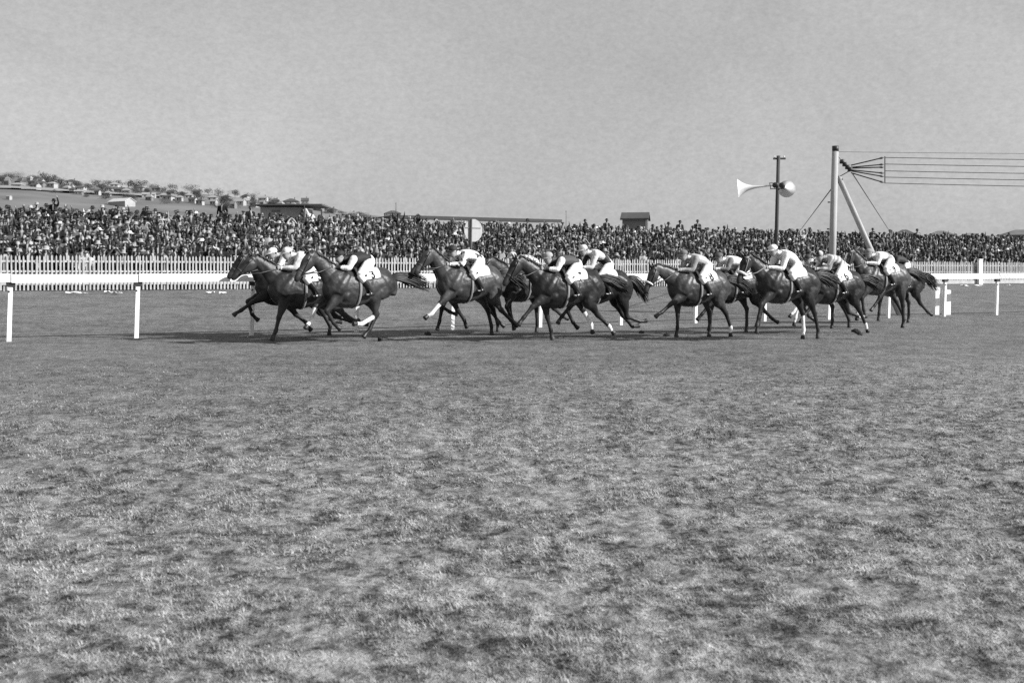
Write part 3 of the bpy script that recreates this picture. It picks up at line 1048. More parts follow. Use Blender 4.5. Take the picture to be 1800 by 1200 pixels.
        if k == 'sash': return b if abs(p[0] * .5 + p[1] - .05) < .06 else a
        return a
    garment('shirt', 'shirt', .009, M_TONE, shirt_tone)
    garment('breeches', 'breeches', .008, M_TONE, j.get('breeches', .74))
    garment('boot', 'boots', .005, M_BOOT, .018, 1)
    garment('boot', 'boots', .005, M_BOOT, .018, -1)
    # cap with peak
    cm = MB()
    rings = [(.082, .0), (.088, .03), (.080, .065), (.055, .095), (.02, .108)]
    n_ = 18; vs = []
    base = hc + fu * .025 - fwd * .008
    lat = np.array([0, 1, 0])
    for r_, z_ in rings:
        for k in range(n_):
            a = 2 * math.pi * k / n_
            vs.append(base + fwd * (r_ * 1.22 * math.cos(a)) + lat * (r_ * math.sin(a)) + fu * z_)
    vs.append(base + fu * .112)
    fs = [(i * n_ + k, i * n_ + (k + 1) % n_, (i + 1) * n_ + (k + 1) % n_, (i + 1) * n_ + k) for i in range(4) for k in range(n_)]
    fs += [(4 * n_ + k, 4 * n_ + (k + 1) % n_, 5 * n_) for k in range(n_)]
    cm.add(vs, fs)
    capm = cm.mesh('cap', M_TONE, True)
    ct, c2 = j['cap'], j.get('cap2', j['cap'])
    set_tone(capm, [c2 if (c2 != ct and (i % n_) * 6 // n_ % 2) else ct for i in range(len(vs))])
    co = link('cap', capm, o)
    pk = MB(); vs = []
    for rr, dz in ((.085, .004), (.150, -.014)):
        for k in range(9):
            a = R(-62 + 124 * k / 8)
            for th in (0, .006):
                vs.append(base + fwd * (rr * 1.15 * math.cos(a)) + lat * (rr * .95 * math.sin(a)) + fu * (dz + th))
    fs = []
    for k in range(8):
        a = k * 2; b_ = 18 + k * 2
        fs += [(a, a + 2, b_ + 2, b_), (a + 1, b_ + 1, b_ + 3, a + 3), (b_, b_ + 2, b_ + 3, b_ + 1)]
    pk.add(vs, fs)
    pm_ = pk.mesh('peak', M_TONE, True); set_tone(pm_, [ct] * len(vs))
    link('peak', pm_, co)
    # stirrup irons and leathers belong to the horse's saddle
    mb = MB()
    for sy in (1, -1):
        an = np.array([-.03, sy * .325, 1.03])
        mb.tube([(.10, sy * .27, 1.38), (.02, sy * .315, 1.2), an + [0, 0, .09]], .012, n=6)
        mb.tube([an + [0, -.055, .0], an + [0, -.05, .07], an + [0, 0, .10], an + [0, .05, .07], an + [0, .055, 0], an + [0, -.055, -.002]], .009, n=6)
    mb.build('stirrups', M_LEATHER, [c for c in root.children if c.name.startswith('saddle') and not c.name.startswith('saddlecloth')][0], True)
    return o

W_, PALE, MIDG, DK_, BLK = .74, .5, .22, .06, .02
HORSES = [
 dict(k='a', scale=.92, yaw=6, px=514, Z=21.15, coat=0.016, nf=(64, 56, 62), ff=(66, -20, -40), nh=(30, -42, -30, 10), fh=(20, -40, -60, -80), neck=47, head=54, num=None,
      label='horse on the rail half hidden behind the leading horse with number 5', jockey=dict(shirt=.34, pattern='sleeves', shirt2=.62, cap=.82, up=.09, label='jockey in round white cap riding on the rail at the front')),
 dict(k='b', scale=.94, yaw=8, px=540, Z=20.2, coat=0.033, nf=(20, 14, 28), ff=(-36, -52, -30), nh=(12, -50, -62, -80), fh=(22, -42, -72, -90), neck=40, head=42, num='5', noseband=None,
      label='leading brown horse with number 5 on its saddlecloth', jockey=dict(shirt=.62, pattern='hoops', shirt2=.45, cap=.40, cap2=.62, up=.04, lean=.08, label='jockey in pale rippled jacket on the leading number 5 horse')),
 dict(k='d', scale=.92, yaw=17, px=630, Z=19.35, coat=0.039, nf=(44, -34, -46), ff=(56, 22, 44), nh=(50, -8, 66, 96), fh=(40, -34, 30, 50), socks=('ff', 'nh'), neck=42, head=56, num='3', air=.05, tail=.22, tail_len=.98,
      label='brown horse with number 3 saddlecloth, legs gathered, tail streaming', jockey=dict(shirt=BLK, pattern='sleeves', shirt2=.60, cap=BLK, up=-.03, hz=.05, label='jockey in black jacket with pale sleeves, white breeches, number 3 horse')),
 dict(k='e', scale=.93, yaw=13, px=826, Z=20.9, coat=0.051, nf=(52, 46, 66), ff=(-30, -40, -20), nh=(12, -46, -50, -50), fh=(34, -36, -16, 0), socks=('nf',), neck=48, head=54, num=None,
      label='brown horse with one white foreleg stretched out, leading the middle group', jockey=dict(shirt=W_, pattern='spots', shirt2=.03, cap=.03, up=.02, lean=.05, label='jockey in white spotted jacket and dark cap, below the round sign')),
 dict(k='f', yaw=8, px=822, Z=22.3, coat=0.015, nf=(40, -60, -70), ff=(15, 12, 22), nh=(30, -40, -20, 0), fh=(15, -40, -40, -50), neck=46, head=44, num=None,
      label='dark horse on the rail mostly hidden behind the white-footed brown horse', jockey=dict(shirt=.05, pattern='sleeves', shirt2=.5, cap=.10, up=.0, label='jockey in dark jacket and pale sleeves half hidden behind the spotted jockey')),
 dict(k='h', yaw=18, px=925, Z=22.2, coat=0.030, nf=(34, -28, -40), ff=(-10, -20, -10), nh=(8, -48, -56, -70), fh=(45, -25, -5, 10), neck=34, head=42, num=None,
      label='brown horse behind the middle group, seen chest first between two nearer horses', jockey=dict(shirt=.5, pattern='check', shirt2=.15, cap=.45, up=-.02, label='jockey in checked jacket behind the head of the number 7 horse')),
 dict(k='g', scale=.92, yaw=4, px=996, Z=19.9, coat=0.018, nf=(58, 44, 44), ff=(-12, -18, -8), nh=(22, -45, -50, -35), fh=(58, -38, -34, -10), pasterns=('nh',), socks=('fh',), neck=36, head=56, num='7',
      label='dark bay horse with number 7 saddlecloth stretching out, nearest of the middle group', jockey=dict(shirt=.06, pattern='sleeves', shirt2=.66, cap=.32, up=-.02, label='jockey in dark jacket with pale sleeves on the number 7 horse')),
 dict(k='i', yaw=5, px=1052, Z=21.4, coat=0.014, nf=(50, 46, 40), ff=(30, -30, -40), nh=(2, -26, -72, -90), fh=(-4, -32, -46, -90), neck=34, head=40, num=None, air=.12, tail=.75, tail_len=.75,
      label='dark horse kicking back with drooping black tail behind the number 7 horse', jockey=dict(shirt=.55, pattern='sash', shirt2=.03, cap=.5, up=.06, lean=.22, label='jockey in pale jacket with dark sash, bent low behind number 7')),
 dict(k='k', scale=.88, px=1290, Z=22.3, coat=0.020, nf=(46, 44, 50), ff=(10, 6, 15), nh=(10, -48, -52, -60), fh=(45, -30, 0, 10), neck=30, head=42, num=None,
      label='dark horse on the rail side behind the horse with number 8', jockey=dict(shirt=W_, pattern='sleeves', shirt2=.16, cap=.10, up=.02, lean=.05, label='jockey in white back and dark sleeves behind the number 8 horse')),
 dict(k='j', scale=.88, yaw=5, px=1227, Z=20.7, coat=0.043, nf=(60, 56, 66), ff=(-2, 2, 14), nh=(20, -46, -24, 6), fh=(52, -26, -4, 10), pasterns=('nh',), neck=25, head=62, num='8', noseband=.020,
      label='brown horse with white noseband and number 8 saddlecloth', jockey=dict(shirt=.40, pattern='sleeves', shirt2=.24, cap=.14, up=.0, lean=.16, label='jockey in grey jacket on the brown horse with white noseband')),
 dict(k='n', scale=.88, px=1444, Z=23.8, coat=0.026, nf=(50, 36, 50), ff=(20, 16, 20), nh=(30, -40, -30, 0), fh=(45, -30, 0, 10), socks=('nf', 'ff'), neck=30, head=44, num=None,
      label='bay horse with white forefeet behind the white-jacketed rider', jockey=dict(shirt=W_, pattern='spots', shirt2=.03, cap=.05, up=.04, label='jockey in white jacket with dark spots left of the tall pole')),
 dict(k='m', scale=.88, px=1465, Z=22.0, coat=0.019, nf=(42, 46, 40), ff=(40, -40, -60), nh=(16, -42, -30, -20), fh=(22, -32, -72, -90), pasterns=('nh', 'fh'), neck=26, head=54, num='6',
      label='dark bay horse with number 6 saddlecloth beneath the tall pole', jockey=dict(shirt=.5, pattern='hoops', shirt2=.20, cap=.03, cap2=.5, up=.03, lean=.12, label='jockey in hooped jacket and dark striped cap beneath the tall pole')),
 dict(k='l', scale=.87, yaw=3, px=1383, Z=19.85, coat=0.022, nf=(50, 14, 20), ff=(16, 12, 20), nh=(14, -36, -16, 4), fh=(22, -28, -4, 12), socks=('fh',), neck=38, head=66, num=None, pale_bridle=True, noseband=.028,
      label='dark bay horse in pale bridle nearest the camera in the rear group', jockey=dict(shirt=.70, cap=.70, up=-.09, lean=.33, hz=-.06, label='jockey all in white bent forward on the pale-bridled near horse')),
 dict(k='p', px=1580, Z=26.6, coat=0.020, nf=(50, 40, 50), ff=(10, 6, 10), nh=(20, -40, -50, -60), fh=(40, -30, 0, 10), neck=30, head=40, num=None, tail=.55,
      label='last dark horse with black tail beside the thick white posts', jockey=dict(shirt=.03, cap=.02, up=.06, label='jockey all in black jacket and cap at the tail of the field')),
 dict(k='o', px=1550, Z=24.2, coat=0.053, nf=(40, -10, -20), ff=(20, 6, 10), nh=(14, -20, -4, 16), fh=(28, -40, -34, -20), socks=('ff',), neck=48, head=66, num='9', blaze=True, noseband=.02,
      label='brown horse with white blaze and raised head, seen from behind', jockey=dict(shirt=W_, pattern='sash', shirt2=.25, cap=.22, up=-.02, lean=.04, label='jockey in white jacket on the rear horse with a blaze')),
]
for i, h in enumerate(HORSES):
    h['seed'] = i + 3
    rt = horse(h)
    jockey(h, rt)
M_CLOD = material('torn_turf', 0.04, 0.95, 0.05, var=0.4, scale=20)
for i, (px, Zc, up_, sz, lab) in enumerate([(1506, 20.2, .10, .11, 'dark clod of turf thrown up behind the white-jacketed rider'), (752, 20.6, .05, .09, 'dark clod of turf thrown up behind the number 3 horse'), (1172, 20.8, .02, .08, 'dark clod of turf lying ahead of the number 8 horse'),
                                    (1128, 20.0, .12, .07, 'small clod of turf flying behind the number 7 horse'), (668, 19.6, .0, .09, 'dark clod of turf on the ground under the number 3 horse')]):
    mb = MB(); rd_ = random.Random(i)
    mb.tube([(-sz, 0, 0), (-sz * .4, 0, sz * .15), (sz * .4, 0, sz * .25), (sz, 0, 0)], [sz * .2, sz * .55, sz * .5, sz * .15], [sz * .15, sz * .35, sz * .4, sz * .1], n=9, dens=3)
    mb.v = [(a + rd_.uniform(-1, 1) * sz * .09, b + rd_.uniform(-1, 1) * sz * .09, c + rd_.uniform(-1, 1) * sz * .09) for a, b, c in mb.v]
    for k in range(14):
        a = rd_.uniform(-sz, sz) * .7
        mb.add([(a, rd_.uniform(-.02, .02), sz * .2), (a + .012, 0, sz * .2), (a + rd_.uniform(-.03, .03), rd_.uniform(-.03, .03), sz * .2 + .05)], [(0, 1, 2)])
    o = mb.build('turf_clod', M_CLOD); X = (px - 900) / F * Zc
    o.location = (X, Zc, float(gz(X, Zc)) + up_ + sz * .2); o.rotation_euler = (rd_.uniform(-.4, .4), rd_.uniform(-.4, .4), rd_.uniform(0, 3))
    tag(o, lab, 'turf clod', 'clods kicked up by the hooves')

# ------------------------------------------------------------------ spectators
def figure(pose, skirt=False, lean=0.0, seed=0):
    """one standing body, 1.70 m, feet at the origin, facing +X; returns MB and colour rule segments"""
    rd = random.Random(seed)
    mb = MB(); segs = []
    def lim(reg, pts, ra, rb=None, n=10, dens=2):
        mb.tube(pts, ra, rb, n=n, dens=dens)
        for a, b in zip(pts[:-1], pts[1:]):
            segs.append((reg, a, b, float(np.mean(ra))))
    L = lambda z: lean * max(0, z - .9)
    v = lambda x, y, z: np.array([x + L(z), y, z])
    if skirt:
        lim('coat', [v(0, 0, .42), v(0, 0, .75), v(0, 0, 1.0)], [.20, .18, .14], [.24, .21, .19])
    else:
        lim('coat', [v(0, 0, .62), v(0, 0, .82), v(0, 0, 1.0)], [.20, .19, .16], [.15, .15, .13])
    lim('coat', [v(0, 0, .95), v(0, 0, 1.15), v(0, 0, 1.34), v(0, 0, 1.43)], [.17, .18, .20, .13], [.125, .13, .13, .09])
    lim('skin', [v(.01, 0, 1.40), v(.02, 0, 1.50)], [.055, .052])
    hx = .03
    lim('skin', [v(hx + .03, 0, 1.47), v(hx + .03, 0, 1.52), v(hx + .01, 0, 1.59), v(hx, 0, 1.66), v(hx - .005, 0, 1.70)], [.035, .065, .076, .072, .04], [.04, .08, .095, .092, .05], n=12)
    lim('skin', [v(hx + .10, 0, 1.595), v(hx + .125, 0, 1.565), v(hx + .10, 0, 1.555)], [.014, .018, .014], n=6)
    for sy in (1, -1):
        if not skirt:
            lim('trousers', [v(0, sy * .09, .85), v(.01, sy * .095, .48), v(-.01, sy * .10, .09)], [.085, .065, .05], [.095, .07, .055])
        else:
            lim('skin', [v(0, sy * .08, .5), v(0, sy * .085, .09)], [.055, .04])
        lim('trousers', [v(-.05, sy * .10, .045), v(.14, sy * .12, .04)], [.045, .04])
        sh = v(0, sy * .20, 1.37)
        if pose == 'down':
            el, wr = v(-.02, sy * .27, 1.10), v(.05, sy * .27, .86)
        elif pose == 'fold':
            el, wr = v(.06, sy * .27, 1.12), v(.21, -sy * .04, 1.14)
        elif pose == 'leanarms':
            el, wr = v(.20, sy * .25, 1.14), v(.36, sy * .05, 1.10)
        elif pose == 'raise':
            el, wr = (v(.12, sy * .30, 1.52), v(.16, sy * .24, 1.80)) if sy > 0 else (v(0, sy * .27, 1.10), v(.15, sy * .22, .95))
        elif pose == 'brow':
            el, wr = v(.20, sy * .28, 1.34), v(.16, sy * .09, 1.60)
        elif pose == 'wave':
            el, wr = v(.05, sy * .33, 1.56), v(.12, sy * .36, 1.83)
        lim('coat', [sh * .8 + v(0, 0, 1.37) * .2, sh, sh * .5 + el * .5, el, wr * .88 + el * .12], [.07, .07, .058, .05, .042])
        d = (wr - el) / np.linalg.norm(wr - el)
        lim('skin', [wr, wr + d * .05, wr + d * .10], [.034, .042, .025])
    return mb, segs

POSES = [('down', False, 0), ('fold', False, 0), ('leanarms', False, .28), ('raise', False, 0), ('brow', False, 0), ('wave', False, 0), ('down', True, 0), ('leanarms', True, .25), ('fold', False, .12)]
POSEW = ['standing with arms down', 'standing with folded arms', 'leaning forward on folded arms', 'raising one arm', 'shading both eyes', 'waving both arms', 'standing in a long skirt', 'leaning forward in a skirt', 'hunched with arms crossed']
def colour_regions(V, segs):
    names = ['coat', 'skin', 'trousers']
    best = np.full(len(V), 9.0); reg = np.zeros(len(V), int)
    for (r, a, b, rad) in segs:
        d, t = segdist(V, a, b); d = d - rad
        k = d < best; best[k] = d[k]; reg[k] = names.index(r)
    return reg
HI, LO = [], []
for i, (ps, sk, ln) in enumerate(POSES):
    for store, vox, ratio, sm in ((HI, .026, None, 2), (LO, .040, .16, 1)):
        mb, segs = figure(ps, sk, ln, i)
        me = fuse(mb, vox, sm, .4, ratio)
        V = verts_of(me)
        reg = colour_regions(V, segs)
        shirt = (reg == 0) & (np.abs(V[:, 1]) < .036 * np.clip((V[:, 2] - 1.0) / .35, 0, 1)) & (V[:, 0] > .05) & (V[:, 2] > 1.08)
        hair = (reg == 1) & (V[:, 2] > 1.58) & (V[:, 0] - ln * (V[:, 2] - .9) < .045)
        store.append((me, reg, shirt, hair))
        if store is HI:
            t = np.zeros((len(V), 3))
            t[reg == 1, 0] = 1; t[reg == 2, 1] = 1; t[shirt, 2] = 1
            t[hair, 0] = 0; t[hair, 1] = 1
            set_tone(me, t)
            me.materials.append(M_PERSON)
            me.name = 'spectator_body'

def hat_mesh(kind):
    mb = MB()
    if kind == 'brim':
        mb.lathe([(.001, .135), (.05, .135), (.085, .115), (.095, .06), (.100, .012), (.165, .0), (.168, -.008), (.09, .0)], 14)
    elif kind == 'cap':
        mb.lathe([(.001, .075), (.07, .072), (.118, .045), (.112, .02), (.095, .0)], 14)
        mb.box((.125, 0, .012), (.09, .13, .014))
    elif kind == 'sun':
        mb.lathe([(.001, .10), (.06, .098), (.092, .06), (.10, .01), (.20, -.012), (.205, -.02), (.09, -.004)], 16)
    me = mb.mesh('hat', M_OBJ, True)
    return me
HATS = {k: hat_mesh(k) for k in ('brim', 'cap', 'sun')}
COATW = [('black', .015), ('dark grey', .035), ('mid grey', .10), ('pale grey', .30), ('white', .6)]
HATW = [('dark brimmed hat', 'brim', .03), ('pale brimmed hat', 'brim', .29), ('flat cap', 'cap', .09), ('bare head', None, 0), ('wide white sun hat', 'sun', .7)]
ZONES = [(-1e9, 40, 'left of the first rail post'), (40, 120, 'right of the first rail post'), (120, 185, 'left of the white hillside shed'), (185, 245, 'straight below the white hillside shed'), (245, 330, 'right of the second rail post'),
         (330, 405, 'just ahead of the leading horse'), (405, 470, 'behind the head of the leading horse'), (470, 540, 'below the pale canvas tent'), (540, 610, 'behind the number 3 jockey'), (610, 690, 'above the number 3 horse'),
         (690, 760, 'under the left end of the long stand roof'), (760, 815, 'left of the round sign'), (815, 880, 'right of the round sign'), (880, 985, 'under the right half of the long stand roof'), (985, 1085, 'between the stand roof and the small hut'),
         (1085, 1150, 'below the small hut'), (1150, 1230, 'behind the number 8 jockey'), (1230, 1300, 'left of the loudspeaker horn'), (1300, 1365, 'below the loudspeaker horn'), (1365, 1455, 'between loudspeaker and tall pole'),
         (1455, 1530, 'under the brace of the tall pole'), (1530, 1630, 'behind the last horses'), (1630, 1700, 'above the thick white posts'), (1700, 1760, 'right of the gate post'), (1760, 1e9, 'at the right end of the fence')]
ROWW = ['front row', 'second row', 'third row', 'fourth row', 'fifth row', 'sixth row', 'seventh row', 'eighth row', 'ninth row', 'tenth row']
def px_of(x, y): return 900 + F * x / y
cands = []
d, row = FD + .42, 0
while d < 41.3:
    s = -7.0 + rng.random() * .5
    smax = 66 + (d - 23) * 1.45
    while s < smax:
        ds, dd = rng.normal(0, .06), rng.normal(0, .12)
        dd = abs(dd) if row == 0 else dd
        x, y = world(s + ds, d + dd)
        p = px_of(x, y)
        if -15 < p < 1815 and rng.random() < (.90 if row < 2 else .97):
            cands.append((row, x, y, p))
        s += .50 + .16 * rng.random() + (.08 if row < 2 else 0)
    d += .78 if row > 1 else .66
    row += 1
cands.sort(key=lambda c: (math.hypot(c[1], c[2]) + (6 if c[0] > 1 else 0) + (-14 if c[0] == 0 else 0)))
NIND = 272
used = set()
face_dir = math.atan2(-Nn[1], -Nn[0])
def pick(row):
    ci = int(rng.choice(5, p=[.46, .32, .15, .06, .01])); hi = int(rng.choice(5, p=[.58, .07, .19, .148, .012]))
    pw = [.24, .18, .30, .05, .06, .02, .05, .06, .04] if row == 0 else [.38, .22, .02, .10, .10, .04, .08, .0, .06]
    return ci, hi, int(rng.choice(9, p=pw))
def spectator(row, x, y, p, ci, hi, pi, label, lift=0.0, sc=None):
    me = HI[pi][0]
    o = link('person', me)
    sc = sc or rng.uniform(.93, 1.06)
    o.location = (x, y, float(gz(x, y)) + lift - .01)
    yaw = face_dir - .25 + rng.normal(0, .35)
    o.rotation_euler = (0, 0, yaw)
    o.scale = (sc * rng.uniform(.92, 1.12), sc * rng.uniform(.95, 1.15), sc)
    cv = COATW[ci][1] * rng.uniform(.8, 1.2)
    o.color = (cv, cv, cv, 1)
    if HATW[hi][1]:
        h = link('hat', HATS[HATW[hi][1]], o)
        ln = POSES[pi][2]
        h.location = (.025 + ln * .74, 0, 1.615)
        h.rotation_euler = (rng.normal(0, .08), .08 + rng.normal(0, .08), 0)
        hv_ = HATW[hi][2] * rng.uniform(.8, 1.2)
        h.color = (hv_, hv_, hv_, 1)
    tag(o, label, 'spectator', 'spectators along the picket fence')
    return o
for (row, x, y, p) in cands[:NIND]:
    zone = next(z[2] for z in ZONES if z[0] <= p < z[1])
    for tries in range(400):
        ci, hi, pi = pick(row)
        coat = COATW[ci][0]
        kind = 'dress coat' if POSES[pi][1] else 'coat'
        lab = f"{ROWW[min(row, 9)]} spectator in {coat} {kind}, {HATW[hi][0]}, {POSEW[pi]}, {zone}"
        lab = ' '.join(lab.split()[:])
        if len(lab.split()) > 16:
            lab = lab.replace('spectator in', 'person,', 1).replace('standing with ', '').replace('dress coat', 'coat').replace('standing in a ', '').replace(' straight', '')
        if len(lab.split()) > 16:
            lab = lab.replace(' row', '-row').replace('leaning forward on folded arms', 'leaning on folded arms').replace('under the right half of the', 'under the right of the')
        if len(lab.split()) > 16:
            lab = lab.replace(' the ', ' ')
        if lab not in used and len(lab.split()) <= 16:
            break
    used.add(lab)
    spectator(row, x, y, p, ci, hi, pi, lab)
# spectators who stand well above the rest
TALL = [(95, 349, 39.5, 0, 'standing highest above the crowd, below the dark hillside trees'), (391, 352, 40.5, 0, 'standing tall left of the grey shed'), (440, 362, 40.0, 0, 'standing tall at the left end of the grey shed'),
        (1028, 385, 41.0, 1, 'standing above the crowd right of the stand roof'), (1066, 384, 41.0, 0, 'standing above the crowd left of the small hut'), (1195, 387, 41.2, 0, 'left of the standing pair, right of the hut'), (1226, 386, 41.2, 1, 'right of the standing pair, right of the hut')]
for i, (p, py, dd, ci, lab) in enumerate(TALL):
    k = (p - 900) / F
    # depth where the bearing meets the row at distance dd
    Zs = np.linspace(35, 120, 2000)
    Z = float(Zs[np.argmin(np.abs(sd(k * Zs, Zs)[1] - dd))])
    x = k * Z
    top = CAMZ + (HORY - py) / F * Z
    g = float(gz(x, Z))
    lift = max(0.0, top - g - 1.74)
    mb = MB()
    for (cx, w) in ((0, .5),):
        mb.box((0, 0, lift / 2 - .1), (.46, .52, lift + .18))
        mb.box((0, 0, lift - .03), (.52, .58, .05))
    bx = mb.build('wooden_box', M_WOODDARK); bx.location = (x, Z, g)
    tag(bx, 'wooden box under the spectator ' + lab.split(',')[0].replace('standing ', 'who stands '), 'box', 'boxes stood on by spectators')
    o = spectator(9, x, Z, p, ci, 0, [3, 0, 0, 0, 1, 0, 1][i], 'spectator in ' + COATW[ci][0] + ' coat ' + lab, lift + .0, 1.0)

# everyone else in the packed bank: one mass
def crowd_mass(rest):
    VS, FS, CS, off = [], [], [], 0
    packs = []
    for (me, reg, shirt, hair) in LO:
        me.calc_loop_triangles()
        T = np.empty(len(me.loop_triangles) * 3, np.int32); me.loop_triangles.foreach_get('vertices', T)
        packs.append((verts_of(me), T.reshape(-1, 3), reg, shirt, hair))
    hats = {}
    for k, hm in HATS.items():
        hm.calc_loop_triangles()
        T = np.empty(len(hm.loop_triangles) * 3, np.int32); hm.loop_triangles.foreach_get('vertices', T)
        hats[k] = (verts_of(hm), T.reshape(-1, 3))
    for (row, x, y, p) in rest:
        ci, hi, pi = pick(row)
        V, T, reg, shirt, hair = packs[pi]
        sc = rng.uniform(.90, 1.09)
        yaw = face_dir - .25 + rng.normal(0, .4)
        up_ = max(0.0, rng.normal(.0, .17)) if row >= 18 else 0.0
        c, s_ = math.cos(yaw), math.sin(yaw)
        M = np.array([[c, -s_, 0], [s_, c, 0], [0, 0, 1]]) * sc
        loc = np.array([x, y, float(gz(x, y)) - .02 + up_])
        VS.append(V @ M.T + loc); FS.append(T + off); off += len(V)
        cv = COATW[ci][1] * rng.uniform(.7, 1.3) * (1 + .6 * mnoise.noise(Vector((x * .35, y * .35, 2))))
        col = np.where(reg == 1, rng.uniform(.20, .36), np.where(reg == 2, .03, cv))
        col = np.where(shirt, .33, col); col = np.where(hair, .03, col)
        CS.append(col)
        if HATW[hi][1]:
            hV, hT = hats[HATW[hi][1]]
            VS.append((hV + np.array([.025 + POSES[pi][2] * .74, 0, 1.615])) @ M.T + loc); FS.append(hT + off); off += len(hV)
            CS.append(np.full(len(hV), HATW[hi][2] * rng.uniform(.7, 1.3)))
    me = bigmesh('crowd', np.vstack(VS), np.vstack(FS), M_CROWD, True)
    set_tone(me, np.concatenate(CS))
    tag(link('crowd', me), 'packed bank of hatted racegoers rising behind the picket fence', 'crowd', None, 'stuff')
crowd_mass(cands[NIND:])

# ------------------------------------------------------------------ tall pole with brace and stays, aerial wires, loudspeaker pole
def stick(mb, a, b, r, n=8, r2=None):
    mb.tube([a, b], [r, r2 or r], n=n, cap=.1)
PZ = 30.6
pb = at(1459.5, 0, PZ); pb.z = float(gz(pb.x, PZ))
pt = at(1468.5, 258, PZ)
pole = tag(empty('braced_pole', pb), 'tall pale wooden pole with a slanting brace and wire stays', 'pole')
o0 = lambda p: Vector(p) - pb
mb = MB(); stick(mb, o0(pb) - Vector((0, 0, .3)), o0(pt), .112, 18, .094); mb.build('pole_shaft', M_POLE, pole, True)
mb = MB(); stick(mb, o0(pt) - Vector((0, 0, .14)), o0(pt) + Vector((.001, 0, .02)), .098, 18, .098); mb.build('cap', M_DARKIRON, pole, True)
ba = at(1474, 312, PZ); bb = at(1548, 478, PZ + .6); bdir = (bb - ba).normalized(); 
tt = (ba.z - float(gz(ba.x, PZ)) + .2) / -bdir.z
bb = ba + bdir * tt
mb = MB(); stick(mb, o0(ba), o0(bb), .078, 16, .088); mb.build('brace', M_POLE, pole, True)
mb = MB(); mb.tube([o0(ba) + Vector((-.14, 0, .12)), o0(ba) + Vector((.1, 0, -.08))], .05, n=8); mb.build('bracket', M_DARKIRON, pole, True)
for a, b, Zb in (((1463, 330), (1409, 402), 74), ((1499, 306), (1568, 413), 78)):
    A = at(a[0], a[1], PZ); B = at(b[0], b[1], Zb)
    B = A + (B - A) * 1.05
    gB = float(gz(B.x, B.y)); B.z = min(B.z, gB + 0.9) if B.z < gB + .9 else B.z
    A2 = A
    # carry each stay down to the ground
    D = (B - A).normalized(); k = 0
    P_ = A.copy()
    while P_.z > float(gz(P_.x, P_.y)) - .05 and k < 4000:
        P_ = P_ + D * .05; k += 1
    mb = MB(); stick(mb, o0(A), o0(P_), .018, 6); mb.build('stay_wire', M_WIRE, pole)
mb = MB()
for z_ in (.9, 1.9, 2.6, 3.4):
    f = z_ / (pt.z - pb.z)
    c = o0(pb.lerp(pt, f)) + Vector((-.125, -.03, 0))
    mb.tube([c, c + Vector((-.06, -.01, 0))], .022, n=6)
mb.build('climbing_pegs', M_DARKIRON, pole)

aer = tag(empty('aerial_span', at(1480, 285, PZ)), 'five horizontal aerial wires fanned by black rods from the tall pole', 'aerial')
a0 = lambda p: Vector(p) - aer.location
J = at(1493, 296, PZ)
mb = MB(); stick(mb, a0(at(1471, 272, PZ)), a0(at(1488, 292, PZ)), .014, 6); stick(mb, a0(at(1475, 311, PZ)), a0(at(1496, 299, PZ)), .014, 6); mb.build('hanger', M_DARKIRON, aer)
for f in (.0, .35, .7, 1.0):
    c = at(1480, 284, PZ).lerp(at(1494, 298, PZ), f); dr = (at(1494, 298, PZ) - at(1480, 284, PZ)).normalized()
    mb = MB(); mb.tube([a0(c - dr * .05), a0(c), a0(c + dr * .05)], [.05, .095, .05], n=12); mb.build('insulator', M_DARKIRON, aer, True)
SPX = 1555.5
for yy in (277, 289, 294, 304.5, 310.5, 321):
    e = at(SPX - 2, yy, PZ); A = at(1496, 297 + (yy - 298) * .3, PZ); 
    mb = MB(); mb.tube([a0(A), a0(A.lerp(e, .85)), a0(A.lerp(e, .93)), a0(e)], [.018, .018, .034, .012], n=8); mb.build('rod', M_DARKIRON, aer, True)
mb = MB(); stick(mb, a0(at(SPX, 275, PZ)), a0(at(SPX, 322.5, PZ)), .016, 6); mb.build('spreader', M_DARKIRON, aer)
ENDX = 34.0
for y0, y1 in ((277, 277.5), (288.5, 290.5), (300.5, 303), (311.5, 315), (322, 327), (267, 265)):
    A = at(SPX if y0 != 267 else 1470, y0, PZ); B = Vector((ENDX, PZ, CAMZ + (HORY - (y0 + (y1 - y0) * 2.2)) / F * PZ))
    pts_ = [A.lerp(B, t) + Vector((0, 0, -.10 * 4 * t * (1 - t))) for t in np.linspace(0, 1, 13)]
    mb = MB(); mb.tube([a0(p) for p in pts_], .011 if y0 != 267 else .006, n=5); mb.build('wire', M_WIRE, aer)
far = empty('wooden_pole', (ENDX + .05, PZ, float(gz(ENDX, PZ))))
tag(far, 'wooden pole outside the frame holding the far ends of the wires', 'pole')
mb = MB(); stick(mb, Vector((0, 0, -.3)), Vector((.1, 0, 5.2)), .12, 14, .1); mb.build('pole_shaft', M_POLE, far, True)
mb = MB(); mb.box((.05, 0, 4.6), (.3, .3, .1)); mb.build('collar', M_DARKIRON, far)

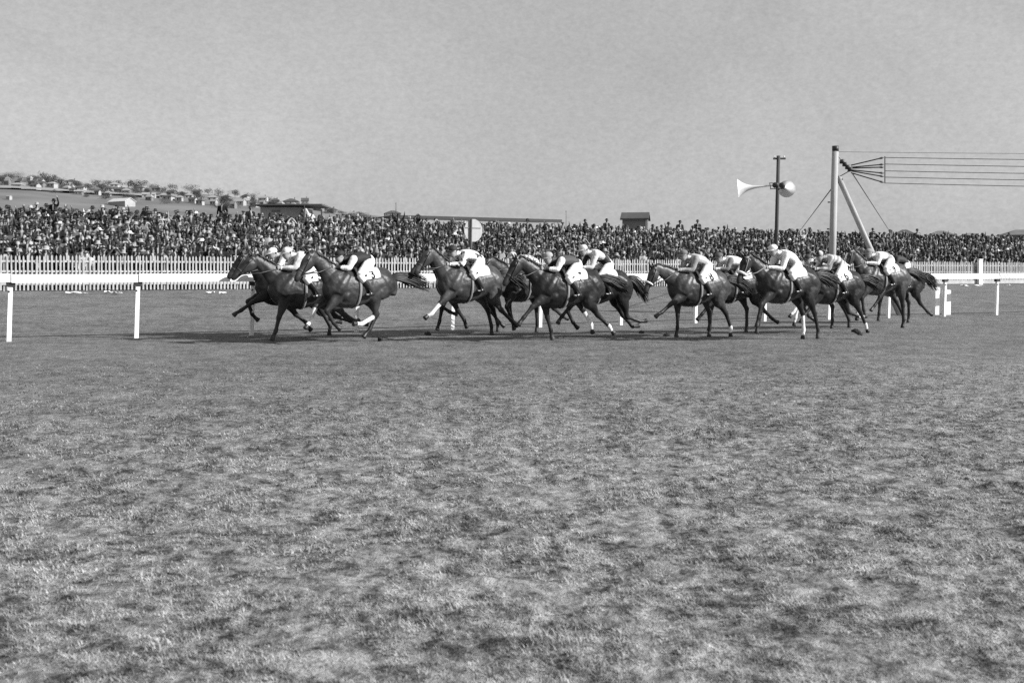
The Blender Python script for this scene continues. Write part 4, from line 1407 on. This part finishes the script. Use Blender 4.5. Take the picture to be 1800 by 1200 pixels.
LZ = 54.0
lb = at(1362, 0, LZ); lb.z = float(gz(lb.x, LZ)); lt = at(1368.5, 274, LZ)
lp = tag(empty('loudspeaker_pole', lb), 'thin dark pole with a small crossarm holding two loudspeaker horns', 'pole')
l0 = lambda p: Vector(p) - lb
mb = MB(); stick(mb, l0(lb) - Vector((0, 0, .3)), l0(lt), .105, 12, .095); mb.build('pole_shaft', M_WOODDARK, lp, True)
mb = MB(); mb.box(l0(at(1370, 279, LZ)), (.64, .10, .09)); mb.build('crossarm', M_WOODDARK, lp)
for q_ in (1361.5, 1378.5):
    mb = MB(); c = l0(at(q_, 277, LZ)); mb.lathe([(.001, .09), (.03, .08), (.036, .04), (.028, .02), (.036, .0), (.001, -.01)], 10, 'z', c); mb.build('insulator', M_WHITE, lp, True)
def horn(name, throat, mouth, rm, label):
    rt = tag(empty(name, throat), label, 'loudspeaker', 'loudspeaker horns on the dark pole')
    d = mouth - throat; Ln = d.length
    prof = []
    for t in np.linspace(0, 1, 22):
        prof.append((.035 + .10 * t * .45 + (rm - .08) * (t ** 4.2), t * Ln))
    prof.append((rm + .012, Ln + .004)); prof.append((rm - .012, Ln - .004))
    for t in np.linspace(.97, 0.02, 18):
        prof.append((max(.02, .035 + .10 * t * .45 + (rm - .08) * (t ** 4.2) - .012), t * Ln))
    mb = MB(); mb.lathe(prof, 28)
    b = mb.build('bell', M_METAL, rt, True)
    b.rotation_euler = d.to_track_quat('Z', 'Y').to_euler()
    mb = MB(); mb.lathe([(.001, -.30), (.12, -.29), (.15, -.25), (.15, -.08), (.10, -.02), (.04, .01), (.001, .012)], 18)
    u_ = mb.build('driver_unit', M_DARKIRON, rt, True)
    u_.rotation_euler = b.rotation_euler
    return rt
horn('loudspeaker_horn', at(1358, 326, LZ), at(1297, 331.5, LZ + .40), .51, 'long pale loudspeaker horn pointing left from the dark pole')
horn('loudspeaker_horn', at(1376, 327, LZ - .3), at(1383, 332, LZ + .62), .45, 'round loudspeaker horn turned away on the right of the dark pole')
mb = MB(); stick(mb, l0(at(1352, 322, LZ)), l0(at(1374, 322, LZ)), .022, 6); stick(mb, l0(at(1354, 332, LZ)), l0(at(1378, 332, LZ)), .022, 6); stick(mb, l0(at(1353, 322, LZ)), l0(at(1355, 333, LZ)), .02, 6)
mb.build('horn_bracket', M_DARKIRON, lp)

# ------------------------------------------------------------------ round sign beyond the rail
GZ_ = 48.2
sb = at(832, 0, GZ_); sb.z = float(gz(sb.x, GZ_))
sg = tag(empty('round_sign', sb), 'pale many-sided disc sign on a dark post behind the spotted jockey', 'sign')
dc = at(832, 405, GZ_) - sb
mb = MB()
n_ = 16; vs = []
ax = Vector((.84, .54, 0)).normalized()
for dn in (-.012, .012):
    for k in range(n_):
        a = 2 * math.pi * (k + .5) / n_
        vs.append(dc + ax * (.50 * math.cos(a)) + Vector((0, 0, .54 * math.sin(a))) + Vector((-ax.y, ax.x, 0)) * dn)
mb.add(vs, [tuple(range(n_))[::-1], tuple(range(n_, 2 * n_))] + [(k, (k + 1) % n_, n_ + (k + 1) % n_, n_ + k) for k in range(n_)])
mb.build('disc', material('faded_disc_paint', .37, .7, .2, var=.08, scale=5), sg)
mb = MB(); pz0 = Vector((dc.x - .15, -.16, 0)); stick(mb, pz0, Vector((dc.x - .09, -.16, dc.z + .52)), .05, 8); mb.build('sign_post', M_WOODDARK, sg, True)
mb = MB(); mb.box(dc + Vector((0, -.035, .12)), (.84, .03, .03), Matrix.Rotation(.57, 3, 'Z')); mb.build('batten', material('grey_batten', .22, .8), sg)

# ------------------------------------------------------------------ buildings
M_WALLP = material('pale_wall', .33, .9, .1, var=.12, scale=.6)
M_WALLG = material('grey_wall', .17, .9, .1, var=.15, scale=.5)
M_SHEDROOF = material('shed_roof', .58, .6, .3, var=.12, scale=.8)
M_ROOFP = material('pale_iron_roof', .27, .6, .3, var=.12, scale=.8, stretch=(8, .3, 1))
M_ROOFD = material('dark_roof', .075, .8, .2, var=.25, scale=.7)
M_PANE = material('window_pane', .03, .2, .5)
M_CANVAS = material('canvas', .42, .9, .1, var=.08, scale=.8)
def house(name, loc, rz, w, dpt, h, rh, roof, walls, roofm, label, cat='house', group=None, chimney=True, wins=True, eave=.5):
    """w along local x; roof 'hip' or 'gable' (ridge along x)"""
    rt = tag(empty(name, loc, rz), label, cat, group)
    mb = MB(); mb.box((0, 0, h / 2 - 1), (w, dpt, h + 2))
    if roof == 'gable':
        vs = [(sx * w / 2, sy * dpt / 2, h) for sx in (-1, 1) for sy in (-1, 1)] + [(-w / 2, 0, h + rh * .93), (w / 2, 0, h + rh * .93)]
        mb.add(vs, [(0, 1, 4), (2, 5, 3), (0, 2, 3, 1), (0, 4, 5, 2), (1, 3, 5, 4)])
    mb.build('wall', walls, rt)
    mb = MB(); e = eave; th = .18
    ins = min(w, dpt) * .5 if roof == 'hip' else -e
    ridge = max(w / 2 - ins, .05) if roof == 'hip' else w / 2 + e
    def shell(z0):
        return [(-w / 2 - e, -dpt / 2 - e, h + z0 - .1), (w / 2 + e, -dpt / 2 - e, h + z0 - .1), (w / 2 + e, dpt / 2 + e, h + z0 - .1), (-w / 2 - e, dpt / 2 + e, h + z0 - .1), (-ridge, 0, h + rh + z0), (ridge, 0, h + rh + z0)]
    vs = shell(.03) + shell(.03 + th)
    fs = [(0, 4, 5, 1), (2, 5, 4, 3), (6, 7, 11, 10), (8, 9, 10, 11), (0, 1, 7, 6), (2, 3, 9, 8)]
    if roof == 'hip':
        fs += [(1, 5, 2), (3, 4, 0), (7, 8, 11), (9, 6, 10), (1, 2, 8, 7), (3, 0, 6, 9)]
    else:
        fs += [(1, 5, 11, 7), (5, 2, 8, 11), (0, 6, 10, 4), (4, 10, 9, 3)]
    mb.add(vs, fs)
    rf_ = mb.build('roof', roofm, rt)
    if chimney:
        mb = MB(); mb.box((w * .22, dpt * .1, h + rh * .9), (.7, .7, rh * .9 + .8)); mb.box((w * .22, dpt * .1, h + rh * 1.36 + .42), (.85, .85, .15)); mb.build('chimney', M_WALLG, rf_)
    if wins:
        nw = max(2, int(w / 3.2))
        for k in range(nw):
            x = -w / 2 + w * (k + .5) / nw
            mb = MB(); mb.box((x, -dpt / 2 - .03, h * .55), (1.15, .1, 1.4)); wv = mb.build('window', M_WALLP, rt)
            mb = MB(); mb.box((x, -dpt / 2 - .06, h * .55), (.9, .08, 1.15)); mb.build('pane', M_PANE, wv)
    return rt
def tree(name, loc, hgt, wid, label, seed, group='trees on the hill', trunk=.25):
    rd = random.Random(seed)
    rt = tag(empty(name, loc), label, 'tree', group)
    mb = MB(); th = hgt * trunk
    mb.tube([(0, 0, -1.5), (.1, 0, th * .7), (.05 * hgt * .2, .1, hgt * .55)], [hgt * .035, hgt * .028, hgt * .012], n=7)
    for k in range(4):
        a = rd.uniform(0, 6.28)
        mb.tube([(0.05, 0, th * .75), (wid * .25 * math.cos(a), wid * .25 * math.sin(a), hgt * .55)], [hgt * .018, hgt * .007], n=5)
    mb.build('trunk', M_TRUNK, rt)
    mb = MB()
    blobs = []
    for k in range(rd.randint(9, 13)):
        a = rd.uniform(0, 6.28); r_ = wid * .5 * rd.uniform(.05, .8)
        blobs.append((r_ * math.cos(a), r_ * math.sin(a), hgt * rd.uniform(.28, .78), wid * rd.uniform(.17, .28)))
    for (bx_, by_, bz_, br_) in blobs:
        for k in range(85):
            u = Vector((rd.gauss(0, 1), rd.gauss(0, 1), rd.gauss(0, 1))).normalized()
            p = Vector((bx_, by_, bz_)) + Vector((u.x, u.y, u.z * .72)) * br_ * rd.uniform(.55, 1.1)
            nrm = (u + Vector((rd.gauss(0, .5), rd.gauss(0, .5), rd.gauss(0, .5)))).normalized()
            t1 = nrm.orthogonal().normalized(); t2 = nrm.cross(t1)
            s1 = hgt * rd.uniform(.022, .05)
            mb.add([p + t1 * s1, p + t2 * s1 * .8, p - t1 * s1, p - t2 * s1 * .7], [(0, 1, 2, 3)])
    mb.build('crown', M_LEAF, rt)
    return rt

# white shed on the slope
Z, zh = on_hill(214, 362)
b = at(214, 362, Z)
house('farm_shed', (b.x, Z, b.z - .4), R(-33), 46 / F * Z * 1.02, 21 / F * Z, 8 / F * Z, 6.2 / F * Z, 'gable', M_WALLP, M_SHEDROOF, 'long white gabled shed with pale iron roof on the hillside', 'shed', None, False, False, .5)
# small white block at the far left of the pasture
Z, zh = on_hill(16, 353)
b = at(16, 353, Z)
house('small_shed', (b.x, Z, b.z - .3), R(-20), 8 / F * Z, 6 / F * Z, 8 / F * Z, 2 / F * Z, 'gable', M_WALLP, M_ROOFP, 'tiny white hut alone on the pasture at far left', 'hut', None, False, False, .2)

HS = [(8, 316, 17, 0, 'g'), (36, 322, 14, 0, 'g'), (53, 316, 8, 1, 'p'), (70, 325, 14, 0, 'g'), (86, 318, 15, 0, 'g'), (92, 326, 15, 1, 'p'), (123, 332, 19, 1, 'p'), (126, 322, 20, 0, 'p'), (143, 333, 9, 1, 'p'), (172, 340, 9, 0, 'p'),
      (190, 342, 9, 1, 'p'), (202, 327, 13, 1, 'p'), (210, 336, 15, 0, 'g'), (222, 338, 14, 1, 'g'), (246, 333, 14, 0, 'p'), (262, 345, 22, 1, 'p'), (274, 334, 13, 0, 'g'), (288, 346, 12, 1, 'p'), (302, 341, 14, 0, 'g'), (316, 350, 10, 1, 'p'),
      (333, 346, 12, 1, 'p'), (347, 340, 14, 0, 'g'), (352, 356, 12, 0, 'p'), (374, 350, 16, 1, 'p'), (376, 357, 11, 1, 'p'), (398, 349, 14, 0, 'g'), (405, 360, 16, 0, 'p'), (422, 357, 18, 1, 'p'), (432, 348, 14, 0, 'p'), (448, 360, 14, 0, 'p'), (463, 351, 15, 1, 'p'),
      (484, 355, 14, 0, 'g'), (512, 357, 26, 0, 'd'), (536, 356, 12, 0, 'd'), (560, 368, 16, 0, 'g'), (584, 372, 16, 0, 'g'), (619, 379, 14, 1, 'p'), (690, 378, 28, 0, 'd')]
hr_ = random.Random(11)
for k in range(30):
    px = hr_.uniform(4, 650)
    HS.append((px, float(np.interp(px, RX, RY)) + hr_.uniform(5, 17) * (1 if px < 420 else .55), hr_.uniform(8, 17), k % 2, 'pgpd'[k % 4]))
HW = ['with a dark roof', 'with a pale roof']
SIZEW = lambda w: 'tiny' if w < 11 else ('small' if w < 15 else ('wide' if w < 20 else 'long low'))
NEAR = [(0, 'at the far left of the hill'), (45, 'left of the largest skyline tree'), (85, 'under the largest skyline tree'), (115, 'above the pale track'), (150, 'left of the white shed'), (185, 'above the white shed'), (235, 'right of the white shed'), (295, 'halfway along the hill'), (340, 'left of the standing spectators'),
        (390, 'above the grey shed left end'), (440, 'above the grey shed'), (500, 'on the skyline above the tent'), (550, 'right of the tent'), (600, 'low on the falling skyline'), (650, 'beside the stand roof')]
lab_used = {}
for i, (px, py, w, rp, wt) in enumerate(HS):
    Z, zh = on_hill(px, py + 3)
    b = at(px, py + 3, Z)
    ww = w / F * Z
    nm = [n for x_, n in NEAR if x_ <= px][-1]
    wl_ = {'p': 'pale', 'g': 'grey', 'd': 'dark'}[wt]
    lab = f"{SIZEW(w)} {wl_} house {HW[rp]} {nm}"
    k = lab_used.get(lab, 0); lab_used[lab] = k + 1
    if k: lab = lab + [', right of its twin', ', below its twin', ', by a tree', ', uphill of its twin'][(k - 1) % 4]
    if len(lab.split()) > 16: lab = lab.replace(' the ', ' ')
    house('house', (b.x, Z, b.z), R(random.uniform(-35, 15)), ww, ww * random.uniform(.6, .85), 5.6 / F * Z, (3.5 if wt != 'd' else 5) / F * Z, 'hip' if (i % 3) else 'gable', {'p': M_WALLP, 'g': M_WALLG, 'd': M_WALLG}[wt], M_ROOFP if rp else M_ROOFD, lab, 'house', 'houses on the hill', w > 11, w > 8, .4)
TS = [(12, 310, 20, 7), (32, 311, 24, 8), (58, 318, 16, 8), (74, 322, 30, 17), (95, 318, 18, 11), (106, 324, 20, 12), (112, 332, 16, 8), (136, 327, 14, 9), (150, 333, 22, 13), (160, 338, 16, 8), (166, 325, 20, 10), (180, 330, 16, 9), (190, 325, 18, 10), (207, 325, 16, 9), (215, 342, 24, 9),
      (226, 328, 20, 12), (238, 330, 14, 8), (246, 328, 22, 12), (258, 338, 16, 9), (270, 332, 18, 9), (285, 337, 18, 10), (303, 334, 20, 10), (312, 344, 16, 8), (325, 345, 14, 8), (337, 336, 26, 11), (352, 348, 16, 8), (366, 339, 18, 9), (384, 341, 18, 10), (395, 354, 18, 9), (413, 343, 18, 10),
      (442, 347, 20, 9), (456, 357, 14, 7), (472, 352, 18, 7), (495, 360, 14, 7), (530, 362, 14, 6), (565, 366, 20, 8), (600, 375, 16, 6), (640, 381, 20, 5)]
tr_ = random.Random(5)
for k in range(84):
    px = tr_.uniform(1, 640)
    sky_y = float(np.interp(px, RX, RY))
    TS.append((px, sky_y + (tr_.uniform(2, 9) if k % 2 else tr_.uniform(6, 22)) * (1 if px < 420 else .6), tr_.uniform(11, 22), tr_.uniform(5, 10)))
SZ = lambda h_: 'low' if h_ < 8.5 else ('mid-sized' if h_ < 11.5 else 'tall')
tl_used = {}
for i, (px, py, w, hgt) in enumerate(TS):
    Z, zh = on_hill(px, py + 1)
    b = at(px, py + 1, Z)
    nm = [n for x_, n in NEAR if x_ <= px][-1]
    lab = f"{SZ(hgt)} {'broad' if w > hgt * 1.8 else 'round'} dark tree {nm}"
    k = tl_used.get(lab, 0); tl_used[lab] = k + 1
    if k: lab = lab.replace(' dark tree', [' dark tree', ' leafy tree', ' bushy tree', ' dense tree', ' spreading tree', ' ragged tree', ' shady tree'][k % 7]) + [', beside its double', ', just above a house', ', lower than its neighbours', ', further down the slope', ', between two others', ', overlapping another'][(k - 1) % 6]
    tree('tree', (b.x, Z, b.z - .5), hgt / F * Z * 1.2, w / F * Z * 1.25, lab, i, trunk=.12)

# grey shed with thin dark eave and the pale tent at its end
BZ = 150.0
gsh = tag(empty('grey_shed', at(500, 388, BZ)), 'long grey shed with a thin flat dark roof behind the crowd', 'shed')
ppm = BZ / F
mb = MB(); mb.box((0, 0, 11 * ppm - 6), (70 * ppm, 5, 22 * ppm + 12)); mb.build('wall', M_WALLP, gsh)
mb = MB(); mb.box((16 * ppm, -.5, 25 * ppm), (118 * ppm, 7.5, 2.4 * ppm)); mb.build('roof', M_ROOFD, gsh)
mb = MB()
for x_ in (48, 72): mb.box((x_ * ppm, -3, 11 * ppm - 6), (.18, .18, 26 * ppm + 11)); 
mb.build('eave_posts', M_WOODDARK, gsh)
mb = MB(); mb.box((-8 * ppm, -2.52, 15 * ppm), (15 * ppm, .1, 3 * ppm)); mb.build('shutter', M_WALLG, gsh)
tn = tag(empty('canvas_tent', at(545, 392, BZ - 5)), 'pale sloping canvas tent at the right end of the grey shed', 'tent')
mb = MB(); vs = []
k_ = (BZ - 5) / F
for y_ in (0, 4.5):
    vs += [(-11 * k_, y_, -2.5), (20 * k_, y_, -2.5), (-8 * k_, y_, 26 * k_), (-10.5 * k_, y_, 24 * k_)]
mb.add(vs, [(0, 1, 2, 3), (7, 6, 5, 4), (0, 4, 5, 1), (1, 5, 6, 2), (2, 6, 7, 3), (3, 7, 4, 0)])
mb.build('canvas', M_CANVAS, tn)
mb = MB(); stick(mb, Vector((-9.5 * k_, -.12, -2.5)), Vector((-9.5 * k_, -.12, 32 * k_)), .06, 6); mb.build('tent_pole', M_WOODDARK, tn)

# long low stand roof
A = at(690, 379.5, 128); Bp = at(985, 388, 139)
st = tag(empty('grandstand', ((A.x + Bp.x) / 2, (A.y + Bp.y) / 2, 0), math.atan2(Bp.y - A.y, Bp.x - A.x)), 'long low open stand with thin dark roof behind the crowd', 'stand')
Ls = (Bp - A).length; top = A.z
mb = MB(); mb.box((0, 2.6, top + .02), (Ls, 6, .16)); mb.box((0, -.42, top - .12), (Ls, .08, .40)); mb.build('roof', M_DARKIRON, st)
mb = MB(); mb.box((0, 5.2, top / 2 - .6), (Ls - .4, .2, top - .6)); mb.build('wall', M_WALLP, st)
for k in range(9):
    mb = MB(); mb.box((-Ls / 2 + .2 + (Ls - .4) * k / 8, 0, top / 2 - .5), (.14, .14, top)); mb.build('post', M_WOODDARK, st)
mb = MB(); mb.box((0, 2.5, top - 1.75), (Ls - .6, 4.6, 1.4)); mb.build('seating', M_WALLG, st)

# small hut
HZ_ = 112
b = at(1117, 403.5, HZ_)
hut = house('small_hut', (b.x, HZ_, b.z - 1.0), R(-12), 42 / F * HZ_, 2.6, 2.05, 10 / F * HZ_, 'gable', M_WALLG, M_ROOFD, 'small grey hut with a dark ridged roof above the crowd', 'hut', None, False, False, .22)
mb = MB(); mb.box((46 / F * HZ_ / 2 - .12, -1.33, 1.3), (.24, .06, 1.5)); mb.build('corner_board', M_WALLP, hut)
# roofs beyond the crowd at right
for i, (px, py, w, rh, lab) in enumerate([(1590, 405, 32, 7, 'house with a small dark domed roof right of the tall pole brace'), (1654, 407, 44, 7, 'house with a broad grey hipped roof above the thick white posts'), (1706, 411, 40, 5, 'house with the lowest roof, left of the largest roof'), (1795, 405, 74, 9, 'house with the largest grey roof at the right edge'), (1391, 403, 24, 8, 'house with a dark pointed gable between loudspeaker and tall pole')]):
    Z = 300
    b = at(px, py + rh, Z)
    house('house', (b.x, Z, b.z - 4), R(-10 if i != 4 else 60), w / F * Z * .86, w / F * Z * .62, 4.0, rh / F * Z, 'hip' if i != 4 else 'gable', M_WALLG, M_ROOFD if i in (0, 4) else material('grey_roof', .13, .8, .2, var=.2, scale=.4), lab, 'house', 'roofs beyond the crowd', False, False, .5)
# thin flagpole masts
for i, (px, y0, Zm, lab) in enumerate([(696, 358, 130, 'thin bare mast at the left end of the stand roof'), (995, 372, 140, 'thin bare mast right of the stand roof')]):
    p = at(px, y0, Zm); m_ = tag(empty('mast', (p.x, Zm, -.6)), lab, 'mast', 'thin masts behind the crowd')
    mb = MB(); mb.tube([(0, 0, 0), (0, 0, p.z * .6), (0, 0, p.z + .6)], [.06, .045, .03], n=6); mb.build('mast_shaft', M_WOODDARK, m_)
    mb = MB(); mb.tube([(0, 0, p.z + .6), (0, 0, p.z + .72)], [.07, .03], n=8); mb.build('finial', M_WOODDARK, m_)
